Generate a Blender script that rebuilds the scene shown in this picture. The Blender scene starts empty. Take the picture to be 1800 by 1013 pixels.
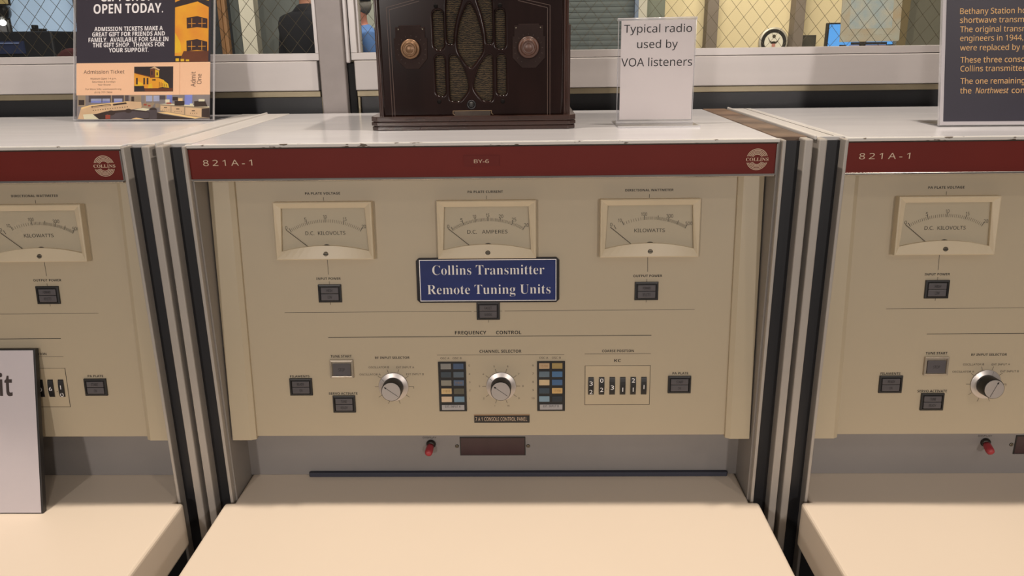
import bpy, bmesh, math, random
from mathutils import Vector, Matrix
random.seed(7)
sc = bpy.context.scene
col = sc.collection
# ------------------------------------------------------------------ camera, world, lights, exposure
cd = bpy.data.cameras.new('camera'); cam = bpy.data.objects.new('camera', cd); col.objects.link(cam)
R = Vector((0.99976329, 0.01753831, -0.01287492)); U = Vector((0.00700296, 0.30086873, 0.95363985)); F = Vector((-0.0205989, 0.95350428, -0.30067469))
M = Matrix((R, U, -F)).transposed().to_4x4(); M.translation = Vector((0.0572, -0.9948, 0.1259))
cam.matrix_world = M
cd.sensor_width = 36; cd.lens = 36 * 1372.17 / 1800; cd.clip_start = 0.02; cd.clip_end = 60
sc.camera = cam
vs = sc.view_settings
vs.view_transform = 'Standard'; vs.look = 'None'; vs.gamma = 1; vs.use_curve_mapping = False; vs.exposure = 0.0
wd = bpy.data.worlds.new('world'); sc.world = wd; wd.use_nodes = True
wd.node_tree.nodes['Background'].inputs[0].default_value = (1.0, 0.90, 0.84, 1)
wd.node_tree.nodes['Background'].inputs[1].default_value = 0.14

def lamp(name, loc, power, color, size, target=None, spot=None):
    l = bpy.data.lights.new(name, 'SPOT' if spot else 'POINT')
    l.energy = power; l.color = color; l.shadow_soft_size = size
    if spot: l.spot_size = math.radians(spot); l.spot_blend = 0.6
    o = bpy.data.objects.new(name, l); o.location = loc; col.objects.link(o)
    if target: o.rotation_euler = (Vector(target) - Vector(loc)).to_track_quat('-Z', 'Y').to_euler()
    return o
def area(name, loc, power, color, sx, sy, target):
    l = bpy.data.lights.new(name, 'AREA'); l.shape = 'RECTANGLE'; l.size = sx; l.size_y = sy; l.energy = power; l.color = color
    o = bpy.data.objects.new(name, l); o.location = loc; col.objects.link(o)
    o.rotation_euler = (Vector(target) - Vector(loc)).to_track_quat('-Z', 'Y').to_euler()
    return o
WARM = (1.0, 0.87, 0.74)
lamp('downlight_or_fill', (-0.75, 0.045, 1.9), 105, WARM, 0.03)
lamp('downlight_or_fill', (0.62, 0.05, 1.9), 105, WARM, 0.03)
lamp('downlight_or_fill', (0.25, -1.25, 1.9), 6, WARM, 0.05)
lamp('downlight_or_fill', (2.0, -2.4, 1.9), 30, WARM, 0.05)
NEUT = (1.0, 0.92, 0.86)
lamp('downlight_or_fill', (-1.3, -4.4, 0.72), 172, NEUT, 0.12)  # this and the next: added front fill, low behind the camera, no fixture
lamp('downlight_or_fill', (1.5, -4.7, 0.72), 172, NEUT, 0.12)
area('back_room_fill', (1.3, 3.0, 1.6), 62, (1.0, 0.84, 0.62), 1.6, 0.8, (1.6, 3.6, 0))  # added area lights out of view, standing in for back-room ceiling lamps
area('back_room_fill', (-1.4, 2.6, 1.6), 26, (1.0, 0.93, 0.82), 1.0, 0.6, (-1.5, 3.2, 0))
area('back_room_fill', (-0.9, 5.6, 1.6), 45, (1.0, 0.95, 0.85), 1.2, 0.8, (-0.9, 6.2, 0))

# ------------------------------------------------------------------ materials
def lin(c):
    r = []
    for v in c[:3]:
        v /= 255.0
        r.append(v / 12.92 if v <= 0.04045 else ((v + 0.055) / 1.055) ** 2.4)
    return tuple(r) + (1.0,)
MC = {}
def mat(name, c, rough=0.5, metal=0.0, var=0.0, scale=8.0, stretch=None, bump=0.0, emit=0.0, coat=0.0, spec=0.5, c2=None, thr=None):
    """procedural paint / plastic / metal; c is sRGB 0..255. var mottles the colour, thr gives sharp worn flecks of c2"""
    if name in MC: return MC[name]
    m = bpy.data.materials.new(name); m.use_nodes = True; MC[name] = m
    nt = m.node_tree; b = nt.nodes['Principled BSDF']; L = nt.links
    b.inputs['Base Color'].default_value = lin(c); b.inputs['Roughness'].default_value = rough; b.inputs['Metallic'].default_value = metal
    b.inputs['Coat Weight'].default_value = coat; b.inputs['Coat Roughness'].default_value = 0.12
    b.inputs['Specular IOR Level'].default_value = spec
    if emit: b.inputs['Emission Color'].default_value = lin(c); b.inputs['Emission Strength'].default_value = emit
    if var or bump or thr is not None:
        tc = nt.nodes.new('ShaderNodeTexCoord'); mp = nt.nodes.new('ShaderNodeMapping'); no = nt.nodes.new('ShaderNodeTexNoise')
        if stretch: mp.inputs['Scale'].default_value = stretch
        no.inputs['Scale'].default_value = scale; no.inputs['Detail'].default_value = 6
        L.new(tc.outputs['Object'], mp.inputs['Vector']); L.new(mp.outputs['Vector'], no.inputs['Vector'])
        if var or thr is not None:
            ra = nt.nodes.new('ShaderNodeValToRGB')
            L.new(no.outputs['Fac'], ra.inputs['Fac']); L.new(ra.outputs['Color'], b.inputs['Base Color'])
            a = lin(c); e = ra.color_ramp.elements
            if thr is not None:
                e[0].position = thr - 0.015; e[1].position = thr + 0.015; e[0].color = a; e[1].color = lin(c2)
            else:
                d = lin(c2) if c2 else tuple(v * (1 - var) for v in a[:3]) + (1,)
                e[0].position = 0.3; e[1].position = 0.7; e[0].color = d; e[1].color = a
        if bump:
            bn = nt.nodes.new('ShaderNodeBump'); bn.inputs['Strength'].default_value = bump; bn.inputs['Distance'].default_value = 0.002
            L.new(no.outputs['Fac'], bn.inputs['Height']); L.new(bn.outputs['Normal'], b.inputs['Normal'])
    return m
def glass(name, tint=(255, 255, 255), refl=1.0, rough=0.0):
    if name in MC: return MC[name]
    m = bpy.data.materials.new(name); m.use_nodes = True; MC[name] = m
    nt = m.node_tree; nt.nodes.remove(nt.nodes['Principled BSDF']); L = nt.links
    t = nt.nodes.new('ShaderNodeBsdfTransparent'); t.inputs[0].default_value = lin(tint)
    g = nt.nodes.new('ShaderNodeBsdfGlossy'); g.inputs['Roughness'].default_value = rough
    f = nt.nodes.new('ShaderNodeFresnel'); f.inputs['IOR'].default_value = 1.45
    ge = nt.nodes.new('ShaderNodeNewGeometry'); mi = nt.nodes.new('ShaderNodeMapRange'); mi.inputs['To Min'].default_value = 1.45; mi.inputs['To Max'].default_value = 1 / 1.45
    L.new(ge.outputs['Backfacing'], mi.inputs['Value']); L.new(mi.outputs['Result'], f.inputs['IOR'])   # same reflectance from both sides of a thin sheet
    mu = nt.nodes.new('ShaderNodeMath'); mu.operation = 'MULTIPLY'; mu.inputs[1].default_value = refl
    mx = nt.nodes.new('ShaderNodeMixShader')
    L.new(f.outputs[0], mu.inputs[0]); L.new(mu.outputs[0], mx.inputs[0]); L.new(t.outputs[0], mx.inputs[1]); L.new(g.outputs[0], mx.inputs[2])
    L.new(mx.outputs[0], nt.nodes['Material Output'].inputs[0])
    return m
def weave(name, a, b_):
    m = bpy.data.materials.new(name); m.use_nodes = True
    nt = m.node_tree; L = nt.links; b = nt.nodes['Principled BSDF']; b.inputs['Roughness'].default_value = 0.8
    tc = nt.nodes.new('ShaderNodeTexCoord'); mp = nt.nodes.new('ShaderNodeMapping'); mp.inputs['Scale'].default_value = (1, 1, 3.2)
    no = nt.nodes.new('ShaderNodeTexNoise'); no.inputs['Scale'].default_value = 110; no.inputs['Detail'].default_value = 3
    wv = nt.nodes.new('ShaderNodeTexWave'); wv.bands_direction = 'Z'; wv.inputs['Scale'].default_value = 120; wv.inputs['Distortion'].default_value = 5; wv.inputs['Detail Scale'].default_value = 3
    mu = nt.nodes.new('ShaderNodeMath'); mu.operation = 'MULTIPLY'; ra = nt.nodes.new('ShaderNodeValToRGB')
    L.new(tc.outputs['Object'], mp.inputs[0]); L.new(mp.outputs[0], no.inputs['Vector']); L.new(tc.outputs['Object'], wv.inputs['Vector'])
    L.new(no.outputs['Fac'], mu.inputs[0]); L.new(wv.outputs['Fac'], mu.inputs[1]); L.new(mu.outputs[0], ra.inputs[0]); L.new(ra.outputs[0], b.inputs['Base Color'])
    ra.color_ramp.elements[0].position = 0.12; ra.color_ramp.elements[0].color = lin(a); ra.color_ramp.elements[1].position = 0.5; ra.color_ramp.elements[1].color = lin(b_)
    return m

CREAM = mat('cream_panel_paint', (182, 168, 143), 0.45, var=0.05, scale=3)
CHAN = mat('cream_rail_paint', (188, 174, 148), 0.4, var=0.06, scale=4)
BEZEL = mat('ivory_plastic', (210, 194, 165), 0.35, var=0.05, scale=20)
TOPW = mat('white_top_paint', (216, 215, 218), 0.22, var=0.10, scale=5, stretch=(1, 6, 1), coat=0.3)
WORN = mat('worn_white_edge', (214, 210, 204), 0.3, scale=170, stretch=(.4, 1, 1.2), c2=(96, 84, 70), thr=0.63)
WORN2 = mat('worn_white_cap', (210, 206, 202), 0.3, var=0.08, scale=9)
RUST = mat('brown_worn_cap', (128, 104, 84), 0.55, var=0.5, scale=18, c2=(78, 60, 48))
RED = mat('dark_red_enamel', (112, 38, 31), 0.5, var=0.12, scale=6, spec=0.2)
ALU = mat('aluminium', (190, 184, 176), 0.32, 0.85, var=0.12, scale=4, stretch=(1, 1, 0.3))
ALUP = mat('aluminium_paint', (178, 171, 163), 0.42, 0.2, var=0.10, scale=7)
CHROME = mat('bright_trim', (215, 208, 200), 0.18, 1.0, var=0.15, scale=30)
NAVY = mat('black_channel', (26, 26, 30), 0.5, var=0.2, scale=5)
DARK = mat('dark_void', (16, 16, 17), 0.7, var=0.1)
APRON = mat('grey_apron_paint', (142, 137, 134), 0.45, var=0.10, scale=6)
SHELF = mat('cream_laminate', (238, 222, 202), 0.42, var=0.02, scale=4)
INK = mat('black_ink', (28, 25, 24), 0.7, var=0.05)
INKB = mat('brown_ink', (60, 52, 42), 0.7, var=0.05)
BLACKP = mat('black_plastic', (30, 28, 27), 0.42, var=0.1, scale=30)
LENS = mat('smoked_lens', (92, 88, 90), 0.3, var=0.12, scale=40)
LENS2 = mat('clear_guard', (176, 164, 146), 0.22, 0.3, var=0.15, scale=40)
KNOBAL = mat('spun_aluminium', (200, 192, 186), 0.34, 0.6, var=0.1, scale=10)
DIAL = mat('dial_card', (190, 177, 154), 0.5, var=0.05, scale=20)
MGLASS = glass('meter_glass', (252, 252, 250), 0.8, 0.01)
WGLASS = glass('window_glass', (246, 248, 248), 0.8)
ACRYL = glass('acrylic', (253, 253, 254), 1.0, 0.0)
ACEDGE = mat('acrylic_edge', (226, 224, 226), 0.1, var=0.05, scale=30, coat=0.5); ACEDGE.node_tree.nodes['Principled BSDF'].inputs['Alpha'].default_value = 0.45
SCREW = mat('screw_steel', (120, 112, 98), 0.35, 0.9, var=0.2, scale=80)
WHITEP = mat('white_paper', (214, 208, 208), 0.6, var=0.03, scale=3)
WHITEI = mat('white_ink', (250, 246, 244), 0.6, var=0.03)
CREAMI = mat('cream_ink', (212, 186, 160), 0.6, var=0.03)

# ------------------------------------------------------------------ mesh helpers
class Fr:
    def __init__(s, O, U, V, N): s.O, s.U, s.V, s.N = Vector(O), Vector(U), Vector(V), Vector(N)
    def __call__(s, u, v, n=0.0): return s.O + s.U * u + s.V * v + s.N * n
XZ = Fr((0, 0, 0), (1, 0, 0), (0, 0, 1), (0, -1, 0))           # u=x v=z n towards the viewer
XY = Fr((0, 0, 0), (1, 0, 0), (0, 1, 0), (0, 0, 1))
_TC = {}
def sans(s, bold=False):
    r = ''
    for ch in s:
        if 'A' <= ch <= 'Z': r += chr((0x1D5D4 if bold else 0x1D5A0) + ord(ch) - 65)
        elif 'a' <= ch <= 'z': r += chr((0x1D5EE if bold else 0x1D5BA) + ord(ch) - 97)
        elif '0' <= ch <= '9': r += chr((0x1D7EC if bold else 0x1D7E2) + ord(ch) - 48)
        else: r += ch
    return r
def serif(s, it=False):
    r = ''
    for ch in s:
        if 'A' <= ch <= 'Z': r += chr((0x1D434 if it else 0x1D400) + ord(ch) - 65)
        elif 'a' <= ch <= 'z': r += chr((0x1D44E if it else 0x1D41A) + ord(ch) - 97)
        else: r += ch
    return r
def text_geo(s, off=0.0, shear=0.0, space=1.0):
    k = (s, off, shear, space)
    if k in _TC: return _TC[k]
    c = bpy.data.curves.new('lettering', 'FONT'); c.body = s; c.offset = off; c.shear = shear; c.space_character = space; c.resolution_u = 3
    o = bpy.data.objects.new('lettering', c); col.objects.link(o)
    dg = bpy.context.evaluated_depsgraph_get(); me = bpy.data.meshes.new_from_object(o.evaluated_get(dg))
    vs_ = [(v.co.x, v.co.y) for v in me.vertices]; fs = [tuple(p.vertices) for p in me.polygons]
    bpy.data.objects.remove(o); bpy.data.curves.remove(c); bpy.data.meshes.remove(me)
    xs = [v[0] for v in vs_] or [0, 1]
    _TC[k] = (vs_, fs, min(xs), max(xs))
    return _TC[k]
CAP = 0.0
class MB:
    def __init__(s): s.v = []; s.f = []; s.m = []; s.sm = []
    def add(s, vs_, fs, m=0, smooth=False):
        b = len(s.v); s.v += [tuple(v) for v in vs_]
        for f in fs: s.f.append(tuple(i + b for i in f)); s.m.append(m); s.sm.append(smooth)
        return s
    def box(s, x0, x1, y0, y1, z0, z1, m=0, fr=None):
        p = [(x, y, z) for x in (x0, x1) for y in (y0, y1) for z in (z0, z1)]
        if fr: p = [fr(*q) for q in p]
        fs = [(0, 1, 3, 2), (4, 6, 7, 5), (0, 4, 5, 1), (2, 3, 7, 6), (0, 2, 6, 4), (1, 5, 7, 3)]
        if fr and fr.U.cross(fr.V).dot(fr.N) < 0: fs = [f[::-1] for f in fs]
        return s.add(p, fs, m)
    def poly(s, pts, fr=XZ, n=0.0, m=0): return s.add([fr(p[0], p[1], n) for p in pts], [tuple(range(len(pts)))], m)
    def rect(s, u0, u1, v0, v1, fr=XZ, n=0.0, m=0): return s.poly([(u0, v0), (u1, v0), (u1, v1), (u0, v1)], fr, n, m)
    def prism(s, pts, fr, n0, n1, m=0, smooth=False):
        k = len(pts); a = [fr(p[0], p[1], n0) for p in pts] + [fr(p[0], p[1], n1) for p in pts]
        fs = [tuple(range(k))[::-1], tuple(range(k, 2 * k))]
        s.add(a, fs, m); b = len(s.v) - 2 * k
        for i in range(k): s.f.append((b + i, b + (i + 1) % k, b + k + (i + 1) % k, b + k + i)); s.m.append(m); s.sm.append(smooth)
        return s
    def loft(s, loops, m=0, cap0=True, cap1=True, smooth=False):
        k = len(loops[0]); b = len(s.v)
        for lp in loops: s.v += [tuple(p) for p in lp]
        for j in range(len(loops) - 1):
            for i in range(k):
                a = b + j * k + i; c = b + j * k + (i + 1) % k
                s.f.append((a, c, c + k, a + k)); s.m.append(m); s.sm.append(smooth)
        if cap0: s.f.append(tuple(range(b, b + k))[::-1]); s.m.append(m); s.sm.append(False)
        if cap1: e = b + (len(loops) - 1) * k; s.f.append(tuple(range(e, e + k))); s.m.append(m); s.sm.append(False)
        return s
    def lathe(s, prof, fr, u, v, seg=32, m=0, smooth=True):
        """prof: (radius, n)"""
        return s.loft([[fr(u + r * math.cos(2 * math.pi * i / seg), v + r * math.sin(2 * math.pi * i / seg), n) for i in range(seg)] for r, n in prof], m, smooth=smooth)
    def tube(s, pts, r, seg=4, m=0, smooth=False):
        pts = [Vector(p) for p in pts]; loops = []
        for i, p in enumerate(pts):
            d = (pts[min(i + 1, len(pts) - 1)] - pts[max(i - 1, 0)]).normalized()
            a = d.orthogonal().normalized() if i == 0 else (loops_a - d * loops_a.dot(d)).normalized()
            loops_a = a; b = d.cross(a)
            loops.append([p + a * r * math.cos(2 * math.pi * k / seg) + b * r * math.sin(2 * math.pi * k / seg) for k in range(seg)])
        return s.loft(loops, m, smooth=smooth)
    def line(s, u0, v0, u1, v1, w, fr, n, m=0):
        d = Vector((u1 - u0, v1 - v0)); d.normalize(); q = Vector((-d.y, d.x)) * w / 2
        return s.poly([(u0 - q.x, v0 - q.y), (u1 - q.x, v1 - q.y), (u1 + q.x, v1 + q.y), (u0 + q.x, v0 + q.y)], fr, n, m)
    def text(s, t, u0, u1, v, h, fr=XZ, n=0.0, m=0, off=0.0, shear=0.0, space=1.0, rot=0, bold=False, raw=False):
        """t spans u0..u1, baseline at v, capitals h high (h=None keeps the font's own proportion)"""
        g = text_geo(t if raw else sans(t, bold), off if raw or ord(max(t)) > 9999 else 0.0, shear, space); sx = (u1 - u0) / (g[3] - g[2]); sy = sx if h is None else h / 0.69
        P = [((x - g[2]) * sx, y * sy) for x, y in g[0]]
        if rot == 90: P = [(u0 - b, v + a) for a, b in P]
        else: P = [(u0 + a, v + b) for a, b in P]
        return s.add([fr(a, b, n) for a, b in P], g[1], m)
    def build(s, name, mats, parent=None, bevel=0.0, seg=2, off=None):
        me = bpy.data.meshes.new(name); me.from_pydata(s.v, [], s.f)
        if not isinstance(mats, (list, tuple)): mats = [mats]
        for mm in mats: me.materials.append(mm)
        me.polygons.foreach_set('material_index', s.m); me.polygons.foreach_set('use_smooth', s.sm); me.update()
        o = bpy.data.objects.new(name, me); col.objects.link(o)
        if parent is not None:
            o.parent = parent
            o.location = -ROOT_OFF.get(parent.name, Vector((0, 0, 0)))
        if bevel:
            b = o.modifiers.new('bevel', 'BEVEL'); b.width = bevel; b.segments = seg; b.limit_method = 'ANGLE'; b.angle_limit = math.radians(40)
        return o
ROOT_OFF = {}
def thing(name, label, cat, loc=(0, 0, 0), group=None):
    """Empty at the base of a thing; children are modelled in world coordinates and shifted by -loc"""
    o = bpy.data.objects.new(name, None); o.empty_display_size = 0.05; col.objects.link(o); o.location = loc
    ROOT_OFF[o.name] = Vector(loc); o['label'] = label; o['category'] = cat
    if group: o['group'] = group
    return o
def tag(o, label, cat, group=None):
    o['label'] = label; o['category'] = cat
    if group: o['group'] = group
    return o
def struct(o): o['kind'] = 'structure'; return o
def lab(o, label): o['label'] = label; return o
def arc(cx, cy, r, a0, a1, k): return [(cx + r * math.cos(math.radians(a0 + (a1 - a0) * i / k)), cy + r * math.sin(math.radians(a0 + (a1 - a0) * i / k))) for i in range(k + 1)]
def pill(u0, u1, v0, v1, k=8):
    r = (u1 - u0) / 2; c = (u0 + u1) / 2
    return arc(c, v1 - r, r, 0, 180, k) + arc(c, v0 + r, r, 180, 360, k)
def rrect(u0, u1, v0, v1, r, k=3):
    return arc(u1 - r, v1 - r, r, 0, 90, k) + arc(u0 + r, v1 - r, r, 90, 180, k) + arc(u0 + r, v0 + r, r, 180, 270, k) + arc(u1 - r, v0 + r, r, 270, 360, k)

FLOOR = -1.21
# ------------------------------------------------------------------ the setting
struct(MB().box(-4.5, 4.5, -2.2, 9.0, FLOOR - 0.05, FLOOR).build('floor', mat('dark_floor_tile', (58, 55, 52), 0.5, var=0.2, scale=3)))
YW = 0.47                                                        # the window wall behind the consoles
struct(MB().box(-1.9, 1.9, YW + 0.012, YW + 0.11, FLOOR, 0.050).build('wall_back', mat('black_wall_panel', (24, 25, 29), 0.45, var=0.25, scale=20)))
w_sill = mat('dull_brass_strip', (158, 146, 120), 0.4, 0.5, var=0.2, scale=12)
FRAME = mat('window_aluminium', (194, 188, 186), 0.38, 0.12, var=0.10, scale=5, stretch=(0.4, 1, 5))
FRAME2 = mat('window_aluminium_light', (196, 190, 188), 0.34, 0.15, var=0.10, scale=6)
def seg_x(a, b): return [(a, -0.322), (-0.249, b)]
t1 = MB(); t2 = MB()
for a, b in ((-1.9, -0.3215), (-0.254, 1.9)):
    t1.box(a, b, YW + 0.004, YW + 0.02, 0.034, 0.0445)
    t2.box(a, b, YW - 0.004, YW + 0.03, 0.0455, 0.0974)
t1.box(-0.321, -0.3155, YW + 0.006, YW + 0.02, -0.3, 0.034).box(-0.254, -0.249, YW + 0.006, YW + 0.02, -0.3, 0.034)
struct(t1.build('trim_1', w_sill, bevel=0.001)); struct(t2.build('trim_2', FRAME, bevel=0.0015))
m3 = MB().box(-0.3155, -0.2690, YW - 0.012, YW + 0.10, -0.3, 1.1)
m3.box(-0.2690, -0.2612, YW - 0.004, YW + 0.06, 0.0935, 1.1, m=1).box(-0.2690, -0.254, YW + 0.004, YW + 0.06, -0.3, 0.0935, m=2)
struct(m3.build('trim_3', [mat('window_post_grey', (140, 132, 129), 0.4, 0.2, var=0.12, scale=30), FRAME2, DARK], bevel=0.002))
def window(n, x0, x1, left_frame, right_frame):
    z0, z1 = 0.0985, 0.62
    fb = MB().box(x0, x1, YW + 0.000, YW + 0.035, z0, z0 + 0.0125).box(x0, x1, YW + 0.004, YW + 0.03, 0.0974, z0, m=1)
    fb.box(x0, x1, YW, YW + 0.035, z1, z1 + 0.02)
    if left_frame: fb.box(x0, x0 + left_frame, YW, YW + 0.035, z0 + 0.0125, z1).box(x0 + left_frame, x0 + left_frame + 0.005, YW + 0.008, YW + 0.03, z0 + 0.0125, z1)
    if right_frame: fb.box(x1 - right_frame, x1, YW, YW + 0.035, z0 + 0.0125, z1)
    fo = struct(fb.build('window_%d' % n, [FRAME2, DARK], bevel=0.0015))
    gx0, gx1 = x0 + left_frame, x1 - right_frame; gz = z0 + 0.0125
    MB().box(gx0, gx1, YW + 0.0185, YW + 0.0225, gz, z1).build('glass', WGLASS, fo)
    W = MB(); dx, dz = 0.0288, 0.0345; s = dz / dx; r = 0.00042; y = YW + 0.0205
    def clip(c, sg):                                             # line z = c + sg*s*x inside the pane
        xs = [gx0, gx1] + [(gz - c) / (sg * s), (z1 - c) / (sg * s)]
        xs = sorted(x for x in xs if gx0 - 1e-6 <= x <= gx1 + 1e-6 and gz - 1e-6 <= c + sg * s * x <= z1 + 1e-6)
        if len(xs) >= 2 and xs[-1] - xs[0] > 0.002: W.tube([(xs[0], y, c + sg * s * xs[0]), (xs[-1], y, c + sg * s * xs[-1])], r)
    for i in range(-90, 130):
        clip(i * dz + 0.008, 1); clip(i * dz + 0.008, -1)
    W.build('wire_mesh', mat('wire_steel', (96, 86, 68), 0.4, 0.6, var=0.1), fo)
window(1, -1.55, -0.3155, 0.02, 0.0085)
window(2, -0.2595, 1.45, 0.0115, 0.02)
# the room seen through the windows
YELL = mat('cream_yellow_wall', (220, 206, 170), 0.7, var=0.05, scale=2)
struct(MB().box(0.73, 3.4, 4.2, 4.3, FLOOR, 1.6).build('wall_far', YELL))
struct(MB().box(1.17, 1.237, 4.10, 4.2, FLOOR, 1.6).box(1.705, 1.765, 4.10, 4.2, FLOOR, 1.6).build('trim_4', mat('grey_brown_post', (122, 112, 104), 0.6, var=0.1)))
struct(MB().box(0.262, 0.70, 3.70, 3.76, FLOOR, 1.6).build('wall_shutter', mat('shutter_backing', (60, 64, 66), 0.6, var=0.05)))
sh = thing('roller_shutter', 'grey slatted roller shutter behind the window, right of the wooden radio', 'shutter', (0.46, 3.68, FLOOR))
sb = MB()
for i in range(64):
    z = FLOOR + 0.02 + i * 0.030
    sb.prism([(3.70, z), (3.6972, z + 0.0006), (3.6965, z + 0.014), (3.6972, z + 0.0278), (3.70, z + 0.0286)], Fr((0, 0, 0), (0, 1, 0), (0, 0, 1), (1, 0, 0)), 0.262, 0.667)
sb.build('slat_curtain', mat('shutter_slats', (86, 94, 95), 0.5, var=0.06), sh)
MB().box(0.667, 0.688, 3.66, 3.70, FLOOR, 0.72).build('guide_rail', mat('blue_grey_rail', (110, 124, 148), 0.4, var=0.1), sh)
struct(MB().box(0.688, 0.735, 3.66, 3.72, FLOOR, 1.6).box(0.735, 0.85, 3.75, 3.8, FLOOR, 1.6, m=1).build('trim_5', [mat('pale_post', (190, 186, 174), 0.6, var=0.05), mat('grey_green_panel', (112, 118, 108), 0.6, var=0.06)]))
GG = mat('grey_green_wall', (112, 116, 112), 0.6, var=0.06, scale=3)
struct(MB().box(-1.72, -1.00, 3.95, 4.02, FLOOR, 1.6).build('wall_inner', GG))
struct(MB().box(-1.55, -1.468, 3.62, 3.70, FLOOR, 1.6).build('trim_6', mat('cream_post', (222, 214, 194), 0.6, var=0.04)))
struct(MB().box(-3.4, 0.9, 7.6, 7.7, FLOOR, 1.8).build('wall_rear', mat('pale_rear_wall', (206, 204, 188), 0.7, var=0.04)))
struct(MB().box(1.70, 2.6, 2.62, 2.68, FLOOR, 1.4).box(1.652, 1.69, 2.56, 2.62, FLOOR, 1.4, m=1).build('wall_right', [mat('olive_grey_wall', (136, 132, 112), 0.6, var=0.08), mat('ochre_post', (150, 132, 92), 0.6, var=0.08)]))
wp = thing('wooden_post', 'brown wooden post standing behind the left window beside the cream column', 'post', (-1.63, 3.58, FLOOR))
MB().box(-1.652, -1.632, 3.56, 3.60, FLOOR, 1.2).build('post_board', mat('brown_wood', (148, 108, 72), 0.5, var=0.3, scale=6, stretch=(6, 6, 0.6)), wp, bevel=0.003)
MB().box(-1.632, -1.612, 3.57, 3.61, FLOOR, 1.2).build('post_edge', mat('brown_wood_light', (166, 124, 86), 0.5, var=0.3, scale=6, stretch=(6, 6, 0.6)), wp, bevel=0.003)

# far left: bright panel, dark cabinet, lamp, curtain, chair
ps = thing('bright_panel', 'bright pale blue panel glowing behind the far left window', 'screen', (-2.7, 3.9, FLOOR))
MB().box(-3.05, -2.60, 3.90, 3.92, -0.2, 0.9).build('panel_surface', mat('glowing_panel', (176, 198, 222), 0.6, emit=0.42, var=0.06, scale=9), ps)  # the panel's brightness is put in as emission
MB().box(-3.07, -2.58, 3.885, 3.90, 0.9, 0.94).build('top_bar', BLACKP, ps)
MB().box(-2.85, -2.81, 3.9, 3.94, FLOOR, -0.2).box(-3.05, -2.6, 3.86, 3.97, FLOOR, FLOOR + 0.03).build('stand', BLACKP, ps)
ec = thing('equipment_cabinet', 'dark equipment cabinet behind the far left window, below the bright panel', 'cabinet', (-2.7, 3.6, FLOOR))
MB().box(-3.1, -2.52, 3.42, 3.75, FLOOR, 0.215).build('body', mat('near_black_cabinet', (30, 31, 36), 0.5, var=0.2, scale=3), ec, bevel=0.01)
MB().box(-2.86, -2.68, 3.405, 3.42, 0.10, 0.165).build('blue_band', mat('blue_black_panel', (48, 58, 92), 0.35, var=0.25, scale=25), ec)  # plain dark blue band set on the cabinet front
MB().box(-2.83, -2.70, 3.40, 3.406, 0.152, 0.158).build('pale_band', mat('pale_blue_strip', (130, 146, 190), 0.4, var=0.1), ec)
bx = MB().box(-2.715, -2.665, 3.55, 3.63, 0.215, 0.232).box(-2.712, -2.692, 3.56, 3.60, 0.232, 0.252).build('camera', BLACKP, bevel=0.004); tag(bx, 'small black camera on the dark cabinet behind the far left window', 'camera')
sl = thing('studio_lamp', 'black studio lamp on the dark cabinet at the far left edge, with a glowing bulb', 'lamp', (-2.89, 3.6, 0.215))
MB().tube([(-2.86, 3.6, 0.215), (-2.86, 3.6, 0.30), (-2.87, 3.6, 0.33)], 0.014, 8).build('stand', BLACKP, sl)
MB().lathe([(0.02, -0.05), (0.048, -0.03), (0.05, 0.03), (0.03, 0.06)], Fr((-2.875, 3.58, 0.325), (1, 0, 0), (0, 0, 1), (0.3, -0.95, 0.1)), 0, 0, 20).build('lamp_head', BLACKP, sl)
MB().lathe([(0.002, 0.022), (0.013, 0.014), (0.017, 0), (0.013, -0.014), (0.002, -0.022)], Fr((-2.858, 3.545, 0.265), (1, 0, 0), (0, 0, 1), (0, -1, 0)), 0, 0, 16).build('bulb', mat('glowing_bulb', (255, 250, 240), 0.3, emit=6, var=0.01), sl)
pc = thing('wall_chart', 'cream chart with a black border hung at the top of the far left window', 'chart', (-2.83, 3.5, 0.36))
MB().box(-3.0, -2.765, 3.50, 3.504, 0.352, 0.75).build('border', BLACKP, pc)
MB().rect(-2.99, -2.775, 0.361, 0.74, Fr((0, 3.4985, 0), (1, 0, 0), (0, 0, 1), (0, -1, 0))).build('sheet', mat('cream_chart', (206, 198, 172), 0.6, var=0.15, scale=9, c2=(190, 160, 70)), pc)
ct = MB(); cpts = [(-2.585 + i * 0.02, 3.80 + 0.014 * math.sin(i * 2.1)) for i in range(13)]
ct.loft([[(x, y, z) for x, y in cpts] + [(x, y + 0.012, z) for x, y in cpts[::-1]] for z in (FLOOR + 0.02, 1.0)], smooth=True)
tag(ct.build('curtain', mat('dark_brown_curtain', (66, 54, 46), 0.8, var=0.3, scale=4, stretch=(4, 4, 0.3))), 'dark brown curtain hanging behind the left window, next to the bright panel', 'curtain')
struct(MB().box(-2.56, -2.48, 3.95, 4.0, FLOOR, 1.6).box(-2.48, -1.70, 4.1, 4.15, FLOOR, 1.6, m=1).build('trim_7', [mat('grey_post', (120, 114, 108), 0.6, var=0.06), mat('dark_grey_wall', (64, 66, 68), 0.6, var=0.1)]))
ch = thing('chair', 'dark red upholstered chair seen low behind the far left window', 'chair', (-2.46, 3.1, FLOOR))
cr = mat('dark_red_fabric', (88, 42, 42), 0.8, var=0.2, scale=20)
fx = Fr((-2.30, 3.2, FLOOR), (1, 0, 0), (0, 0, 1), (0, -1, 0))
MB().prism(rrect(-0.10, 0.22, 0.62, 1.335, 0.10, 6), fx, -0.04, 0.03).build('backrest', cr, ch, bevel=0.015)
MB().box(-2.44, -2.04, 2.80, 3.20, FLOOR + 0.42, FLOOR + 0.50).build('seat', cr, ch, bevel=0.015)
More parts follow.
